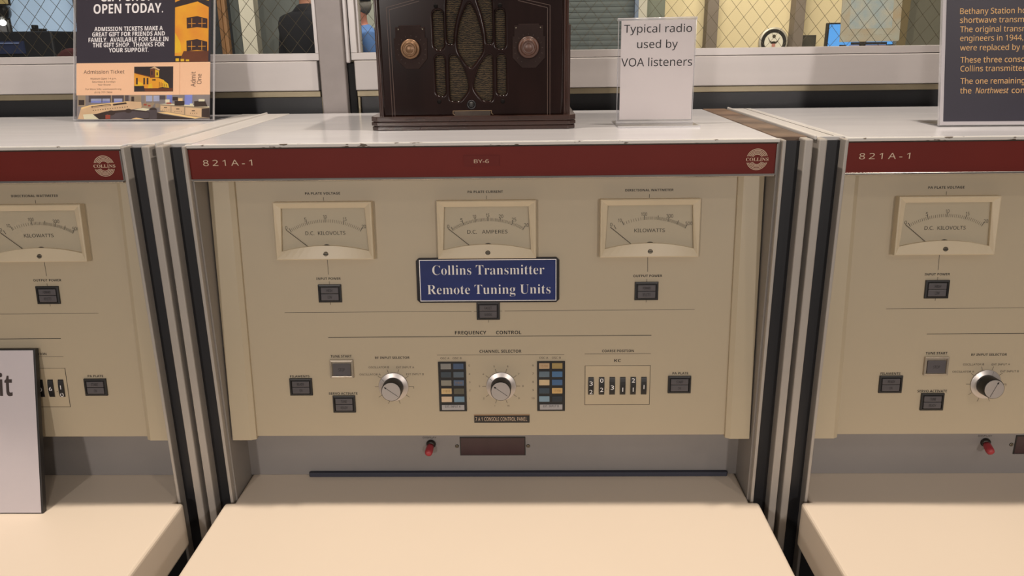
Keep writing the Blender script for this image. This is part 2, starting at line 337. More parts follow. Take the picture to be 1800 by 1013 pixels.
for sx in (-2.42, -2.06):
    for sy in (2.84, 3.20): MB().box(sx - 0.015, sx + 0.015, sy - 0.015, sy + 0.015, FLOOR, FLOOR + (0.66 if sy > 3 else 0.42)).build('leg', BLACKP, ch)

# right: wall seal, map on easel, monitor, dark box
se = thing('wall_seal', 'round black and white eagle seal on the yellow wall behind the right window', 'seal', (1.612, 4.19, 0.10))
fs_ = Fr((1.612, 4.198, 0.103), (1, 0, 0), (0, 0, 1), (0, -1, 0))
MB().lathe([(0.092, 0), (0.092, 0.012), (0.082, 0.016)], fs_, 0, 0, 40).build('rim', mat('seal_silver', (196, 190, 178), 0.3, 0.3, var=0.05), se)
rg = MB(); a_ = arc(0, 0, 0.079, 0, 360, 40)[:-1]; b_ = arc(0, 0, 0.058, 0, 360, 40)[:-1]
rg.loft([[fs_(u, v, 0.0165) for u, v in a_], [fs_(u, v, 0.0165) for u, v in b_]], cap0=False, cap1=False).build('black_ring', INK, se)
MB().poly(b_, fs_, 0.0163).build('white_field', mat('seal_white', (224, 220, 208), 0.5, var=0.05), se)
eg = MB()
for sgn in (-1, 1):
    eg.poly([(sgn * x, y) for x, y in ((0.002, -0.006), (0.016, -0.008), (0.026, 0.004), (0.040, 0.034), (0.030, 0.022), (0.024, 0.010), (0.012, 0.004), (0.004, 0.004))], fs_, 0.0175)
    eg.poly([(sgn * x, y) for x, y in ((0.004, -0.030), (0.012, -0.046), (0.020, -0.040), (0.012, -0.026))], fs_, 0.0175)
eg.poly(arc(0, 0.036, 0.011, 0, 360, 14)[:-1], fs_, 0.0175).poly([(-0.01, -0.008), (0.01, -0.008), (0.008, 0.006), (-0.008, 0.006)], fs_, 0.0175)
eg.build('eagle', mat('eagle_brown', (70, 62, 50), 0.6, var=0.1), se)
MB().poly([(-0.011, -0.008), (0.011, -0.008), (0.011, -0.022), (0, -0.034), (-0.011, -0.022)], fs_, 0.018).build('shield', mat('shield_pink', (190, 130, 120), 0.6, var=0.1), se)
db = thing('notice_box', 'dark grey box mounted on the yellow wall, right of the grey post', 'box', (1.81, 4.15, -0.1))
MB().box(1.766, 1.855, 4.12, 4.20, -0.12, 0.143).build('case', mat('dark_grey_box', (62, 60, 54), 0.5, var=0.2, scale=20), db, bevel=0.003)
MB().rect(1.775, 1.846, 0.06, 0.134, Fr((0, 4.1195, 0), (1, 0, 0), (0, 0, 1), (0, -1, 0))).build('face_plate', mat('box_face', (78, 76, 68), 0.4, var=0.3, scale=30), db)
mp_ = thing('map_easel', 'pale map sheet on an easel behind the right window', 'map', (1.30, 2.05, FLOOR))
fm = Fr((1.194, 2.0, 0.110), (0.99995, 0, 0.004), (0, 0.10, 0.995), (0, -0.995, 0.10))
MB().box(0, 0.213, 0, 0.30, 0.0, 0.004, fr=fm).build('sheet', mat('map_paper', (208, 212, 196), 0.6, var=0.2, scale=13, c2=(212, 186, 146)), mp_)
mt = MB().rect(0.03, 0.183, 0.045, 0.28, fm, 0.0045).build('chart', mat('map_print', (186, 202, 202), 0.6, var=0.2, scale=26, c2=(220, 214, 192)), mp_)
MB().text('- -- --- - -- --- -- - ---', 0.03, 0.185, 0.022, 0.003, fm, 0.005).build('caption', INKB, mp_)
eb = MB()
for px in (1.215, 1.385): eb.tube([(px, 2.02, 0.10), (px + (0.05 if px > 1.3 else -0.05), 1.98, FLOOR)], 0.012, 8)
eb.tube([(1.30, 2.03, 0.2), (1.30, 2.35, FLOOR)], 0.012, 8).box(1.24, 1.36, 1.985, 2.01, 0.100, 0.109)
eb.build('easel', mat('dark_easel', (62, 56, 50), 0.5, var=0.1), mp_)
mo = thing('monitor', 'blue lit monitor behind the pale map sheet', 'monitor', (1.54, 2.6, -0.15))
MB().box(1.369, 1.695, 2.60, 2.64, 0.055, 0.188).box(1.5, 1.56, 2.61, 2.63, -0.14, 0.055).box(1.42, 1.64, 2.56, 2.68, -0.15, -0.14).build('housing', BLACKP, mo, bevel=0.004)
MB().rect(1.372, 1.69, 0.064, 0.181, Fr((0, 2.599, 0), (1, 0, 0), (0, 0, 1), (0, -1, 0))).build('screen', mat('blue_screen', (92, 164, 236), 0.3, emit=0.75, var=0.15, scale=6), mo)
dk = thing('desk', 'plain dark desk carrying the blue monitor beyond the right window', 'desk', (1.5, 2.6, FLOOR))
MB().box(1.2, 1.66, 2.42, 2.80, -0.18, -0.15).build('desk_top', mat('dark_desk', (70, 58, 54), 0.5, var=0.2), dk)
for sx in (1.22, 1.64):
    for sy in (2.44, 2.78): MB().box(sx - 0.015, sx + 0.015, sy - 0.015, sy + 0.015, FLOOR, -0.18).build('leg', BLACKP, dk)
rb = thing('desk_radio', 'small dark red box with a black grille in front of the blue monitor', 'box', (1.53, 2.5, -0.15))
MB().box(1.44, 1.60, 2.46, 2.54, -0.15, 0.094).build('case', mat('maroon_box', (112, 74, 70), 0.5, var=0.15), rb, bevel=0.004)
MB().rect(1.452, 1.575, 0.072, 0.086, Fr((0, 2.459, 0), (1, 0, 0), (0, 0, 1), (0, -1, 0))).build('grille', mat('dark_grille', (44, 30, 30), 0.6, var=0.3, scale=90), rb)

# ------------------------------------------------------------------ people
def skin_mesh(name, verts, edges, radii, m, parent, sub=2):
    me = bpy.data.meshes.new(name); me.from_pydata(verts, edges, []); me.materials.append(m)
    o = bpy.data.objects.new(name, me); col.objects.link(o); o.parent = parent
    bm = bmesh.new(); bm.from_mesh(me); ly = bm.verts.layers.skin.verify(); bm.verts.ensure_lookup_table()
    for i, r in enumerate(radii):
        d = bm.verts[i][ly]; d.radius = r if isinstance(r, tuple) else (r, r); d.use_root = i == 0
    bm.to_mesh(me); bm.free()
    sk = o.modifiers.new('skin', 'SKIN'); sk.use_smooth_shade = True
    s_ = o.modifiers.new('smooth', 'SUBSURF'); s_.levels = sub; s_.render_levels = sub
    return o
def person(key, label, loc, rz, shirt, trousers, skin_c, hair_c, cap_c=None, hair_low=-.25, scale=1.0, lean=0.0):
    p = thing('person', label, 'person', loc); p.rotation_euler = (0, 0, rz); p.scale = scale if isinstance(scale, tuple) else (scale,) * 3; ROOT_OFF[p.name] = Vector((0, 0, 0))
    k = lean                                                     # forward (-y) bend of the upper body
    V = [(0, 0, .96), (0, -.2 * k, 1.12), (0, -.5 * k, 1.30), (0, -.75 * k, 1.44), (0, -.9 * k, 1.53), (0, -1.1 * k - .01, 1.60), (0, -1.2 * k - .02, 1.68), (0, -1.2 * k - .01, 1.745)]
    E = [(i, i + 1) for i in range(7)]; Rr = [(.13, .11), (.125, .10), (.14, .105), (.10, .08), .052, (.082, .092), (.088, .102), (.066, .078)]
    def chain(start, pts, rs):
        a = start
        for q, r in zip(pts, rs): V.append(q); Rr.append(r); E.append((a, len(V) - 1)); a = len(V) - 1
        return a
    for s in (-1, 1):
        chain(0, [(s * .10, 0, .88), (s * .105, -.01, .50), (s * .105, .01, .10), (s * .11, -.10, .04), (s * .115, -.17, .035)], [.085, .058, .042, .038, .03])
        w = chain(3, [(s * .185, -.72 * k, 1.43), (s * .245, -.6 * k + .01, 1.16), (s * .255, -.6 * k - .05, .92), (s * .255, -.6 * k - .07, .85)], [.062, .046, .033, .036])
        for f in range(4):
            y = -.6 * k - .095 + f * .017
            chain(w, [(s * .255, y, .80), (s * .248, y - .004, .765 - (.006 if f in (0, 3) else -.004)), (s * .238, y - .006, .735 - (.004 if f in (1, 2) else -.012))], [.0095, .0085, .0075])
        chain(w, [(s * .25, -.6 * k - .115, .835), (s * .245, -.6 * k - .128, .80)], [.011, .009])
    skin_mesh('body', V, E, Rr, mat('skin_' + key, skin_c, 0.55, var=0.08, scale=12), p)
    # shirt
    V = [(0, 0, .93), (0, -.2 * k, 1.12), (0, -.5 * k, 1.30), (0, -.75 * k, 1.44), (0, -.83 * k, 1.495), (0, -.94 * k, 1.55)]; E = [(0, 1), (1, 2), (2, 3), (3, 4), (4, 5)]; Rr = [(.16, .135), (.155, .125), (.172, .135), (.15, .12), (.112, .095), (.074, .072)]
    for s in (-1, 1): chain(3, [(s * .19, -.72 * k, 1.435), (s * .235, -.65 * k + .005, 1.24), (s * .246, -.62 * k + .01, 1.14)], [.078, .068, .066])
    skin_mesh('shirt', V, E, Rr, mat('shirt_' + key, shirt, 0.85, var=0.15, scale=8), p)
    V = [(0, 0, .98), (0, 0, .92)]; E = [(0, 1)]; Rr = [(.155, .13), (.15, .125)]
    for s in (-1, 1): chain(1, [(s * .10, 0, .82), (s * .108, -.01, .50), (s * .108, .01, .09)], [.10, .078, .068])
    skin_mesh('trousers', V, E, Rr, mat('trousers_' + key, trousers, 0.85, var=0.15, scale=8), p)
    hy = -1.2 * k
    def ball(name, c, rx, ry, rz_, m, z0=-1.0):
        b = MB(); loops = []
        for j in range(9):
            t = math.asin(z0) + (math.pi / 2 - 0.02 - math.asin(z0)) * j / 8
            loops.append([(c[0] + rx * math.cos(t) * math.cos(a * math.pi / 8), c[1] + ry * math.cos(t) * math.sin(a * math.pi / 8), c[2] + rz_ * math.sin(t)) for a in range(16)])
        o = b.loft(loops, smooth=True).build(name, m, p); return o
    ball('hair', (0, hy + .018, 1.705), .089, .103, .105, mat('hair_' + key, hair_c, 0.8, var=0.3, scale=60), hair_low)
    for s in (-1, 1):
        ball('ear', (s * .084, hy + .0, 1.665), .012, .022, .032, mat('skin_' + key, skin_c), -0.98)
        ball('eye', (s * .030, hy - .094, 1.685), .011, .008, .008, mat('eye_white', (200, 196, 190), 0.3), -0.98)
    ball('nose', (0, hy - .108, 1.655), .014, .018, .024, mat('skin_' + key, skin_c), -0.98)
    ball('mouth', (0, hy - .094, 1.615), .024, .008, .006, mat('lip', (150, 84, 76), 0.5), -0.98)
    if cap_c:
        ball('cap', (0, hy + .01, 1.735), .096, .108, .085, mat('cap_cloth', cap_c, 0.9, var=0.2, scale=30), 0.0)
    return p
person('dark', 'person in a black shirt with back to the left window, beside the window post', (-1.13, 3.55, FLOOR), math.radians(140), (20, 20, 27), (44, 46, 54), (176, 124, 100), (60, 48, 40), scale=(1, 1, 1.01))
person('blue', 'person in a light blue shirt and dark cap, seen between window post and radio', (-1.25, 6.0, FLOOR), math.radians(-70), (78, 112, 164), (60, 62, 70), (190, 122, 100), (126, 118, 110), (40, 42, 46), scale=(1.1, 1.1, .968), lean=0.10, hair_low=-.8)

# ------------------------------------------------------------------ transmitter consoles
YB, ZB, YT, ZT = .0142, -.415, .0457, -.0498
PV = Vector((0, YT - YB, ZT - ZB)).normalized(); PN = Vector((0, -PV.z, PV.y)); PL = 0.3666
class Mm(Fr):                                                    # frame counted in millimetres
    def __call__(s, u, v, n=0.0): return s.O + (s.U * u + s.V * v + s.N * n) * 0.001
def console(xc, label, digits, rf_angle, ch_angle, centre=False):
    root = thing('console', label, 'console', (xc, 0.2, FLOOR), 'transmitter consoles in a row')
    D = lambda x: x + xc
    P = Mm((xc, YB, ZB), (1, 0, 0), PV, PN)
    FX = Fr((xc, 0, 0), (1, 0, 0), (0, 0, 1), (0, -1, 0))
    def B(mb, name, m, par=root, bev=0.0, seg=2):
        o = mb.build(name, m, par, bev, seg)
        if par is not root: o.location = (0, 0, 0)
        else: o.location = (0, -0.2, -FLOOR); 
        return o
    def bx(x0, x1, *r, m=0, mb=None): return (mb or MB()).box(x0, x1, *r, m=m, fr=Fr((xc, 0, 0), (1, 0, 0), (0, 1, 0), (0, 0, 1)))
    # children are modelled about (xc,0,0): shift so the part's own origin sits on the console's axis
    def local(mb): mb.v = [(x - xc, y, z) for x, y, z in mb.v]; return mb
    def BP(mb, name, m, par=root, bev=0.0, seg=2): return B(local(mb), name, m, par, bev, seg)
    # top, edge, fascia
    BP(bx(-.3725, .3725, .003, .446, -.004, .0065), 'top_panel', TOPW, bev=.0012)
    BP(bx(-.3775, .3735, -.0035, .003, .0020, .0064).box(-.3765, .3725, -.0012, .003, .0001, .0020, m=1, fr=Fr((xc, 0, 0), (1, 0, 0), (0, 1, 0), (0, 0, 1))), 'front_edge', [WORN, mat('edge_gap_brown', (58, 50, 44), 0.6, var=0.3, scale=60)], bev=.0008)
    fa = BP(bx(-.3765, .3705, 0, .012, -.0372, 0), 'fascia_strip', RED)
    BP(bx(-.3765, .3705, -.003, .012, -.0408, -.0372), 'bottom_moulding', CHROME, fa, .0008)
    BP(bx(.3705, .3722, -.002, .012, -.0390, 0), 'end_moulding', CHROME, fa); BP(bx(-.3778, -.3765, -.0012, .012, -.0390, 0), 'end_moulding', CHROME, fa)
    lt = MB().text('821A-1', -.3579, -.2945, -.0207, .0072, FX, .0004, space=1.45)
    if centre: lt.text('BY-6', -.0105, .0085, -.0205, .0044, FX, .0012)
    if centre: BP(MB().box(-.0237, .022, -.0245, -.0110, 0, .0009, fr=FX), 'small_tag', mat('red_tag', (106, 36, 30), 0.45, var=0.1, spec=0.2), fa)
    BP(lt, 'lettering', CREAMI, fa)
    em = MB(); ec_ = (.3475, -.0195)
    for i, r in enumerate((.0135, .0118, .0101, .0085, .0069)):
        for a0, a1 in ((18 + i * 3.2, 162 - i * 3.2), (198 + i * 3.2, 342 - i * 3.2)):
            A = arc(*ec_, r, a0, a1, 20); Bq = arc(*ec_, r - .00085, a0, a1, 20)
            k = len(A); em.add([FX(u, v, .0004) for u, v in A + Bq], [(j, j + 1, k + j + 1, k + j) for j in range(k - 1)])
    em.text(serif('COLLINS'), .3335, .3618, -.0215, .0040, FX, .0004)
    BP(em, 'emblem', CREAMI, fa)
    # body behind the fascia, underside
    BP(bx(-.3725, .3725, .012, .06, -.0408, -.004).box(-.3725, .3725, .069, .44, -.5, -.004, fr=Fr((xc, 0, 0), (1, 0, 0), (0, 1, 0), (0, 0, 1))), 'housing', CHAN)
    # sloping front panel with printing
    fp = BP(MB().box(-337.6, 337.6, 0, PL * 1000 + 12, -5, 0, fr=P), 'front_panel', CREAM, bev=.0006)
    for s in (-1, 1):
        a, b = sorted((s * 336.5, s * 370.8))
        prof = [(s * 370.8, -6), (s * 370.8, 7.5), (s * 343.5, 7.5), (s * 337.0, 3.5), (s * 336.8, -6)]
        if s < 0: prof = prof[::-1]
        mb = MB(); mb.loft([[P(u, v, n) for u, n in prof[::-1]] for v in (-3.5, PL * 1000 + 12)])
        BP(mb, 'side_rail', CHAN, bev=.0008)
    pr = MB(); n = 0.15
    def tx(t, u0, u1, v, h, m=0, off=0.012): pr.text(t, u0, u1, v - h / 2, h * .94, P, n, m, .004 if off else 0.012, bold=bool(off))
    def ln(u0, v0, u1, v1, w=.55, m=0): pr.line(u0, v0, u1, v1, w, P, n, m)
    tx('PA PLATE VOLTAGE', -243.3, -195.5, 350.5, 3.3); tx('PA PLATE CURRENT', -23.2, 24.3, 350.6, 3.3); tx('DIRECTIONAL WATTMETER', 188.2, 252.7, 350.8, 3.3)
    for u in (-218.6, 1.9, 220.6): ln(u, 345.3, u, 340.5)
    ln(-218.8, 262, -218.3, 238.4); ln(220.6, 262, 221.1, 239.1)
    tx('INPUT POWER', -235.7, -201.7, 232.8, 3.3); tx('OUTPUT POWER', 201.5, 241.1, 233.4, 3.3)
    ln(-217.8, 229, -217.8, 224); ln(-217.8, 199.5, -217.8, 195.5); ln(220.2, 229, 220.2, 224.5); ln(220.2, 199.5, 220.2, 196)
    ln(-283.3, 184.6, -21.6, 184.8, .45); ln(-18.4, 184.8, -14, 184.8, .45); ln(17.5, 184.9, 21.2, 184.9, .45); ln(24.3, 184.9, 287.3, 185.5, .45); ln(1.6, 172, 1.6, 168.5, .45)
    tx('FREQUENCY', -45.7, -1.6, 154.0, 5.0); tx('CONTROL', 12.0, 47.4, 154.0, 5.0); ln(-224.4, 148.2, 228.7, 148.8, .8)
    tx('FILAMENTS', -282.6, -254.9, 90.9, 3.4); tx('TUNE START', -222.9, -193.0, 120.5, 3.6); tx('SERVO ACTIVATE', -228.8, -187.5, 64.8, 3.6)
    tx('RF INPUT SELECTOR', -160, -110.8, 118.0, 3.4)
    for t, a, b, v in (('OSCILLATOR B', -169.6, -140.5, 103.8), ('EXT INPUT A', -130.0, -104.9, 103.6), ('OSCILLATOR A', -183.1, -153.1, 93.2), ('EXT INPUT B', -116.6, -91.5, 93.4)): tx(t, a, b, v, 2.8, off=0.0)
    KU = ((-135.3, 74.8), (18.0, 74.8))
    for ku, kv in KU:
        for i in range(10):
            a = math.radians(36 * i); ln(ku + 21.5 * math.cos(a), kv + 21.5 * math.sin(a), ku + 27.0 * math.cos(a), kv + 27.0 * math.sin(a), .5)
    ln(-108.3, 74.8, -106.6, 74.8, .5); ln(-106.6, 75.1, -106.6, 71.8, .5)
    for i, t in enumerate(('8', '7', '6', '5', '4', '3', '2', '1', '10', '9')):
        a = math.radians(36 * i); r = 31.0; u, v = 18.0 + r * math.cos(a), 74.8 + r * math.sin(a); w = 2.6 if t == '10' else 1.4 if t != '1' else .5
        tx(t, u - w / 2 * (1.3), u + w / 2 * 1.3, v, 2.7, off=0.0)
    tx('CHANNEL SELECTOR', -11.7, 47.3, 126.6, 4.2); ln(-72, 121.4, 107.5, 121.3, .45)
    for t, u in (('OSC A', -60.9), ('OSC B', -43.6), ('OSC A', 78.5), ('OSC B', 96.2)): tx(t, u - 6.3, u + 6.3, 116.7, 2.9, off=0.0)
    for i in range(5):
        v = 105.6 - i * 12.3
        tx(str(5 - i), -27.8, -25.8 if i < 4 else -27.2, v, 2.8, off=0.0); tx(str(6 + i), 62.4 if i < 4 else 61.2, 64.4 if i < 4 else 65.2, v, 2.8, off=0.0)
    tx('COARSE POSITION', 160.4, 204.7, 126.2, 3.6); ln(136.0, 122.1, 228.6, 122.0, .45); tx('KC', 177.6, 187.0, 112.1, 4.0); tx('PA PLATE', 259.8, 282.1, 92.8, 3.4)
    BP(pr, 'lettering', INK, fp)
    # thumbwheel counter: inset plate with six number wheels
    cp = BP(MB().box(137.2, 228.0, 46.7, 104.4, .0, .35, fr=P).box(136.4, 228.8, 46.0, 104.8, .0, .15, m=1, fr=P), 'number_counter', [mat('counter_plate', (190, 174, 146), 0.45, var=0.1, scale=12), INKB])
    for i, u in enumerate((145.3, 160.3, 175.3, 190.1, 204.8, 219.9)):
        wh = MB(); k = 9
        loops = [[P(uu, 74.7 + 13.2 * math.sin(math.radians(-90 + 180 * j / k)), .45 + 2.2 * math.cos(math.radians(-90 + 180 * j / k))) for j in range(k + 1)] for uu in (u - 3.8, u + 3.8)]
        wo = BP(wh.loft(loops), 'number_wheel', BLACKP, cp)
        dg = MB()
        for t, dv in digits[i]:
            w = 1.0 if t == '1' else 4.6; hh = 6.2; sg = max(0.05, 1 - (dv / 13.2) ** 2) ** .5
            dg.text(t, u - w / 2, u + w / 2, 74.7 + dv - hh / 2, hh, P, .75 + 2.2 * sg, 0, -0.006, raw=True)
        BP(dg, 'digits', WHITEI, cp)
    BP(MB().lathe([(.55, .3), (.55, .6)], P, 167.8 if centre else 212.5, 69.6, 10), 'decimal_point', INKB, cp)
    # meters
    def meter(uc, kind):
        vc0, vc1 = 261.3, 340.0; K = 14
        outer = [(uc - 66.5 + 133 * i / K, vc0) for i in range(K + 1)] + [(uc + 66.5, vc1)] + [(uc - 66.5, vc1)]
        outer2 = [(uc - 65 + 130 * i / K, vc0 + 1.2) for i in range(K + 1)] + [(uc + 65, vc1 - 1.6)] + [(uc - 65, vc1 - 1.6)]
        def arcv(t): return 272.8 + 7.6 * (1 - (2 * t - 1) ** 2)
        win = [(uc - 59.5 + 119 * i / K, arcv(i / K)) for i in range(K + 1)] + [(uc + 56.5, 331.4)] + [(uc - 56.5, 331.4)]
        mb = MB().loft([[P(u, v, 0) for u, v in outer], [P(u, v, 11.5) for u, v in outer], [P(u, v, 12.5) for u, v in outer2], [P(u, v, 9.0) for u, v in win], [P(u, v, 4.6) for u, v in win]], cap0=False, cap1=False)
        mo_ = BP(mb, 'meter', BEZEL, bev=.0005)
        BP(MB().poly(win, P, 4.8), 'dial_face', DIAL, mo_)
        d = MB(); cx_, cy_, r0 = uc + 1.5, 217.5, 94.0; n_ = 5.0
        def tick(a, l, w, m=0):
            a = math.radians(90 - a); d.line(cx_ + r0 * math.cos(a), cy_ + r0 * math.sin(a), cx_ + (r0 + l) * math.cos(a), cy_ + (r0 + l) * math.sin(a), w, P, n_, m)
        def num(t, a, r=6.6):
            aa = math.radians(90 - a); u, v = cx_ + (r0 + r + 3.0) * math.cos(aa), cy_ + (r0 + r + 1.2) * math.sin(aa); w = 3.0 * len(t) - (1.2 if t[0] == '1' else 0)
            d.text(t, u - w / 2, u + w / 2, v - 2.2, 4.4, P, n_, 0, 0.0)
        S = 30.0
        if kind == 'kw':
            ref = ((0, -29.5), (10, -22.5), (100, -5), (200, 5.8), (300, 14.2), (400, 22), (500, 29.5))
            def ang(x):
                for (a, b), (c, e) in zip(ref, ref[1:]):
                    if x <= c: return b + (e - b) * (x - a) / (c - a)
            for x in [y for y in range(15, 100, 10)] + list(range(100, 500, 10)): tick(ang(x), 4.2, .38, 1)
            for x, a in ref: tick(a, 6.0, .7)
            for t, x in (('0', 0), ('10', 10), ('100', 100), ('300', 300), ('500', 500)): num(t, ang(x) + (0.2 if x == 500 else -1.0 if x < 11 else 0))
            d.text('KILOWATTS', uc - 20, uc + 21, 294.6, 4.6, P, n_, 0, 0.004)
        else:
            mx, t0 = (20, 'D.C.  KILOVOLTS') if kind == 'kv' else (30, 'D.C.   AMPERES'); st = 0.5
            k = int(mx / st); maj = 10
            for i in range(k + 1):
                tick(-S + 2 * S * i / k, 6.0 if i % maj == 0 else 4.2, .7 if i % maj == 0 else .4, 0 if i % maj == 0 else 1)
            for x in range(0, mx + 1, 5): num(str(x), -S + 2 * S * x / mx + (0.2 if x == mx else -1.2 if x == 0 else 0))
            d.text(t0, uc - 26.5, uc + 28, 294.6, 4.6, P, n_, 0, 0.004)
        d.poly(arc(uc + 1.5, 273.6, 8.0, 30, 150, 10), P, n_ - .05)
        BP(d, 'scale', [INK, INKB], mo_)
        BP(MB().line(uc - 52.5, 302.0, uc - 22.5, 277.5, .8, P, 5.9), 'needle', INKB, mo_)
        BP(MB().lathe([(3.4, 9), (3.4, 11.4), (2.6, 11.9)], P, uc + 1.2, 269.0, 18).box(uc - 2.2, uc + 4.6, 268.6, 269.4, 11.9, 12.05, m=1, fr=P), 'screw', [SCREW, INK], mo_)
        BP(MB().poly(win, P, 8.0), 'cover_glass', MGLASS, mo_)
    meter(-218.5, 'kv'); meter(1.9, 'amp'); meter(221.0, 'kw')
    # lit push buttons
    def button(u, v, a, b, guard=False):
        w, h = (16.6, 13.4) if guard else (16.1, 12.8)
        fo = BP(MB().loft([[P(u + x * sx, v + y * sy, nn) for sx, sy in ((-1, -1), (1, -1), (1, 1), (-1, 1))] for x, y, nn in ((w, h, 0), (w, h, 3.2 if guard else 2.2), (w - 2.6, h - 2.6, 3.6 if guard else 2.6), (w - 3.0, h - 3.2, 1.2))], cap0=False), 'push_button', LENS2 if guard else BLACKP, bev=.0003)
        l = MB()
        if guard:
            BP(MB().box(u - 12.6, u + 12.6, v - 10.0, v + 8.2, 1.0, 3.4, fr=P), 'lens', LENS, fo, .0006)
            l.text('STOP', u - 4.6, u + 4.6, v - 3, 4, P, 3.5)
        else:
            BP(MB().box(u - 12.2, u + 12.2, v + .3, v + 8.6, 1.2, 3.0, fr=P), 'lens', LENS, fo, .0008)
            BP(MB().box(u - 12.2, u + 12.2, v - 9.6, v - .3, 1.2, 3.2, fr=P), 'lens', LENS, fo, .0008)
            for t, dv in ((a, 2.6), (b, -6.8)):
                w2 = min(10.5, 2.0 * len(t)) ; l.text(t, u - w2 / 2, u + w2 / 2, v + dv, 3.6, P, 3.35, 0, 0.006)
        BP(l, 'lettering', INK, fo)
    button(-217.7, 212, 'HIGH', 'LOW'); button(220, 212.4, 'FORWARD', 'REFLECTED'); button(1.6, 185.6, 'FAULT', 'WARNING')
    button(-267.6, 75.4, 'READY', 'ON'); button(-207.5, 102.2, 'STOP', '', True); button(-207.2, 49.2, 'TUNE', 'READY'); button(269.9, 76.4, 'START', 'ON')
    # selector knobs
    for (ku, kv), an in zip(KU, (rf_angle, ch_angle)):
        if an is None: continue                                  # hidden behind the framed card
        sk_ = BP(MB().lathe([(21.2, .2), (21.2, 1.55), (21.15, 1.6), (20.7, 2.0), (20.6, 2.03), (15.2, 3.6), (14.8, 3.7)], P, ku, kv, 48), 'selector_knob', KNOBAL)
        a = math.radians(an); ca, sa = math.cos(a), math.sin(a)
        BP(MB().lathe([(14.6, 4.6), (14.6, 7), (14.2, 20.6), (13.9, 21.4)], P, ku, kv, 40), 'grip', BLACKP, sk_)
        BP(MB().lathe([(13.2, 21.3), (13.2, 21.9), (12.9, 22.1)], P, ku, kv, 40), 'cap', KNOBAL, sk_)
        pl = MB().line(ku - 11.8 * ca, kv - 11.8 * sa, ku + 11 * ca, kv + 11 * sa, .6, P, 22.3)
        pl.poly([(ku + 12.2 * ca, kv + 12.2 * sa), (ku + 8.6 * ca - 1.5 * sa, kv + 8.6 * sa + 1.5 * ca), (ku + 8.6 * ca + 1.5 * sa, kv + 8.6 * sa - 1.5 * ca)], P, 22.35)
        e1 = [P(ku + r * ca, kv + r * sa, 2.3 + (20.4 - r) * .30) for r in (20.2, 15.2)]
        pl.add([e1[0] + Vector((0, 0, .0003)), e1[0] - Vector((.0003, 0, 0)), e1[1] - Vector((.0003, 0, 0)), e1[1] + Vector((0, 0, .0003))], [(0, 1, 2, 3)])
        BP(pl, 'pointer', INK, sk_)
    # channel lamp panels
    LC = {0: (((148, 146, 138), (76, 98, 134)), ((74, 86, 96), (92, 108, 122)), ((150, 144, 128), (88, 112, 144)), ((226, 186, 118), (104, 100, 82)), ((226, 192, 152), (112, 150, 176))),
          1: (((208, 168, 122), (178, 148, 78)), ((104, 126, 142), (76, 124, 178)), ((222, 190, 138), (72, 114, 166)), ((68, 84, 98), (228, 176, 96)), ((132, 168, 192), (58, 66, 76)))}
    for k, (u0, cols) in enumerate(((-70.8, (-59.8, -42.0)), (69.1, (79.2, 97.4)))):
        fo = BP(MB().box(u0, u0 + 39.4, 37.5, 111.8, 0, 1.6, fr=P), 'lamp_panel', BLACKP, bev=.0004)
        l = MB()
        for i in range(5):
            for j in range(2):
                c = LC[k][i][j]; u, v = cols[j], 105.2 - i * 12.3
                BP(MB().box(u - 7.4, u + 7.4, v - 4.2, v + 4.2, 1.4, 2.4, fr=P), 'indicator_lamp', mat('lamp_%d_%d_%d' % c, tuple(int(.72 * q_ + .28 * (.3 * c[0] + .6 * c[1] + .1 * c[2]) - 6) for q_ in c), 0.3, var=0.12, scale=60), fo, .0006)
                if (k, i, j) in ((0, 3, 0), (1, 3, 1), (0, 2, 1), (1, 0, 0)): l.text('11810' if k == 0 else '15190', u - 5, u + 5, v - 1.6, 3.2, P, 2.5, 1)
        BP(MB().box(u0 + 3.6, u0 + 35.8, 39.8, 47.6, 1.4, 2.3, fr=P), 'name_strip', mat('grey_strip', (168, 164, 164), 0.4, var=0.1), fo, .0004)
        l.text('EXT. INPUT ' + 'AB'[k], u0 + 8.5, u0 + 30.5, 43.6, 3.2, P, 2.45, 0, 0.01)
        BP(l, 'lettering', [INK, mat('lamp_ink', (150, 110, 62), 0.6)], fo)
    if centre:
        lb = BP(MB().box(-21.4, 58.0, 19.6, 30.9, 0, 1.0, fr=P), 'label_plate', mat('black_label', (34, 30, 27), 0.45, var=0.1), bev=.0003)
        BP(MB().text('7 A 1 CONSOLE CONTROL PANEL', -19.6, 54.5, 22.6, 5.4, P, 1.1, 0, 0.0), 'lettering', CREAMI, lb)
        BP(MB().box(-21.6, 58.2, 30.9, 32.0, 0, .8, fr=P), 'adhesive_edge', mat('tan_adhesive', (176, 134, 92), 0.6, var=0.2), lb)
    # recess: apron, toggle, display
    ap = BP(bx(-.3728, .3728, .0646, .0676, -.5085, -.36), 'apron', APRON)
    A = Mm((xc, .0646, 0), (1, 0, 0), (0, 0, 1), (0, -1, 0))
    BP(MB().text('DISPLAY', -104, -83.5, -446.8, 2.8, A, .2).text('R. F. I', -99, -88, -440.6, 2.3, A, .2), 'lettering', INK, ap)
    dw = BP(MB().box(-48.0, 51.5, -475.5, -444.4, 0, 1.2, m=1, fr=A).box(-46.6, 50.2, -474.2, -445.8, 1.0, 1.5, fr=A), 'display_window', [mat('dark_red_window', (64, 42, 46), 0.25, var=0.15, scale=14, stretch=(3, 1, 1)), BLACKP])
    for u in (-52.6, 55.6): BP(MB().lathe([(2.9, 0), (2.9, .8), (2.0, 1.5)], A, u, -460, 16).box(u - .5, u + .5, -461, -459, 1.5, 1.6, m=1, fr=A), 'screw', [SCREW, INK])
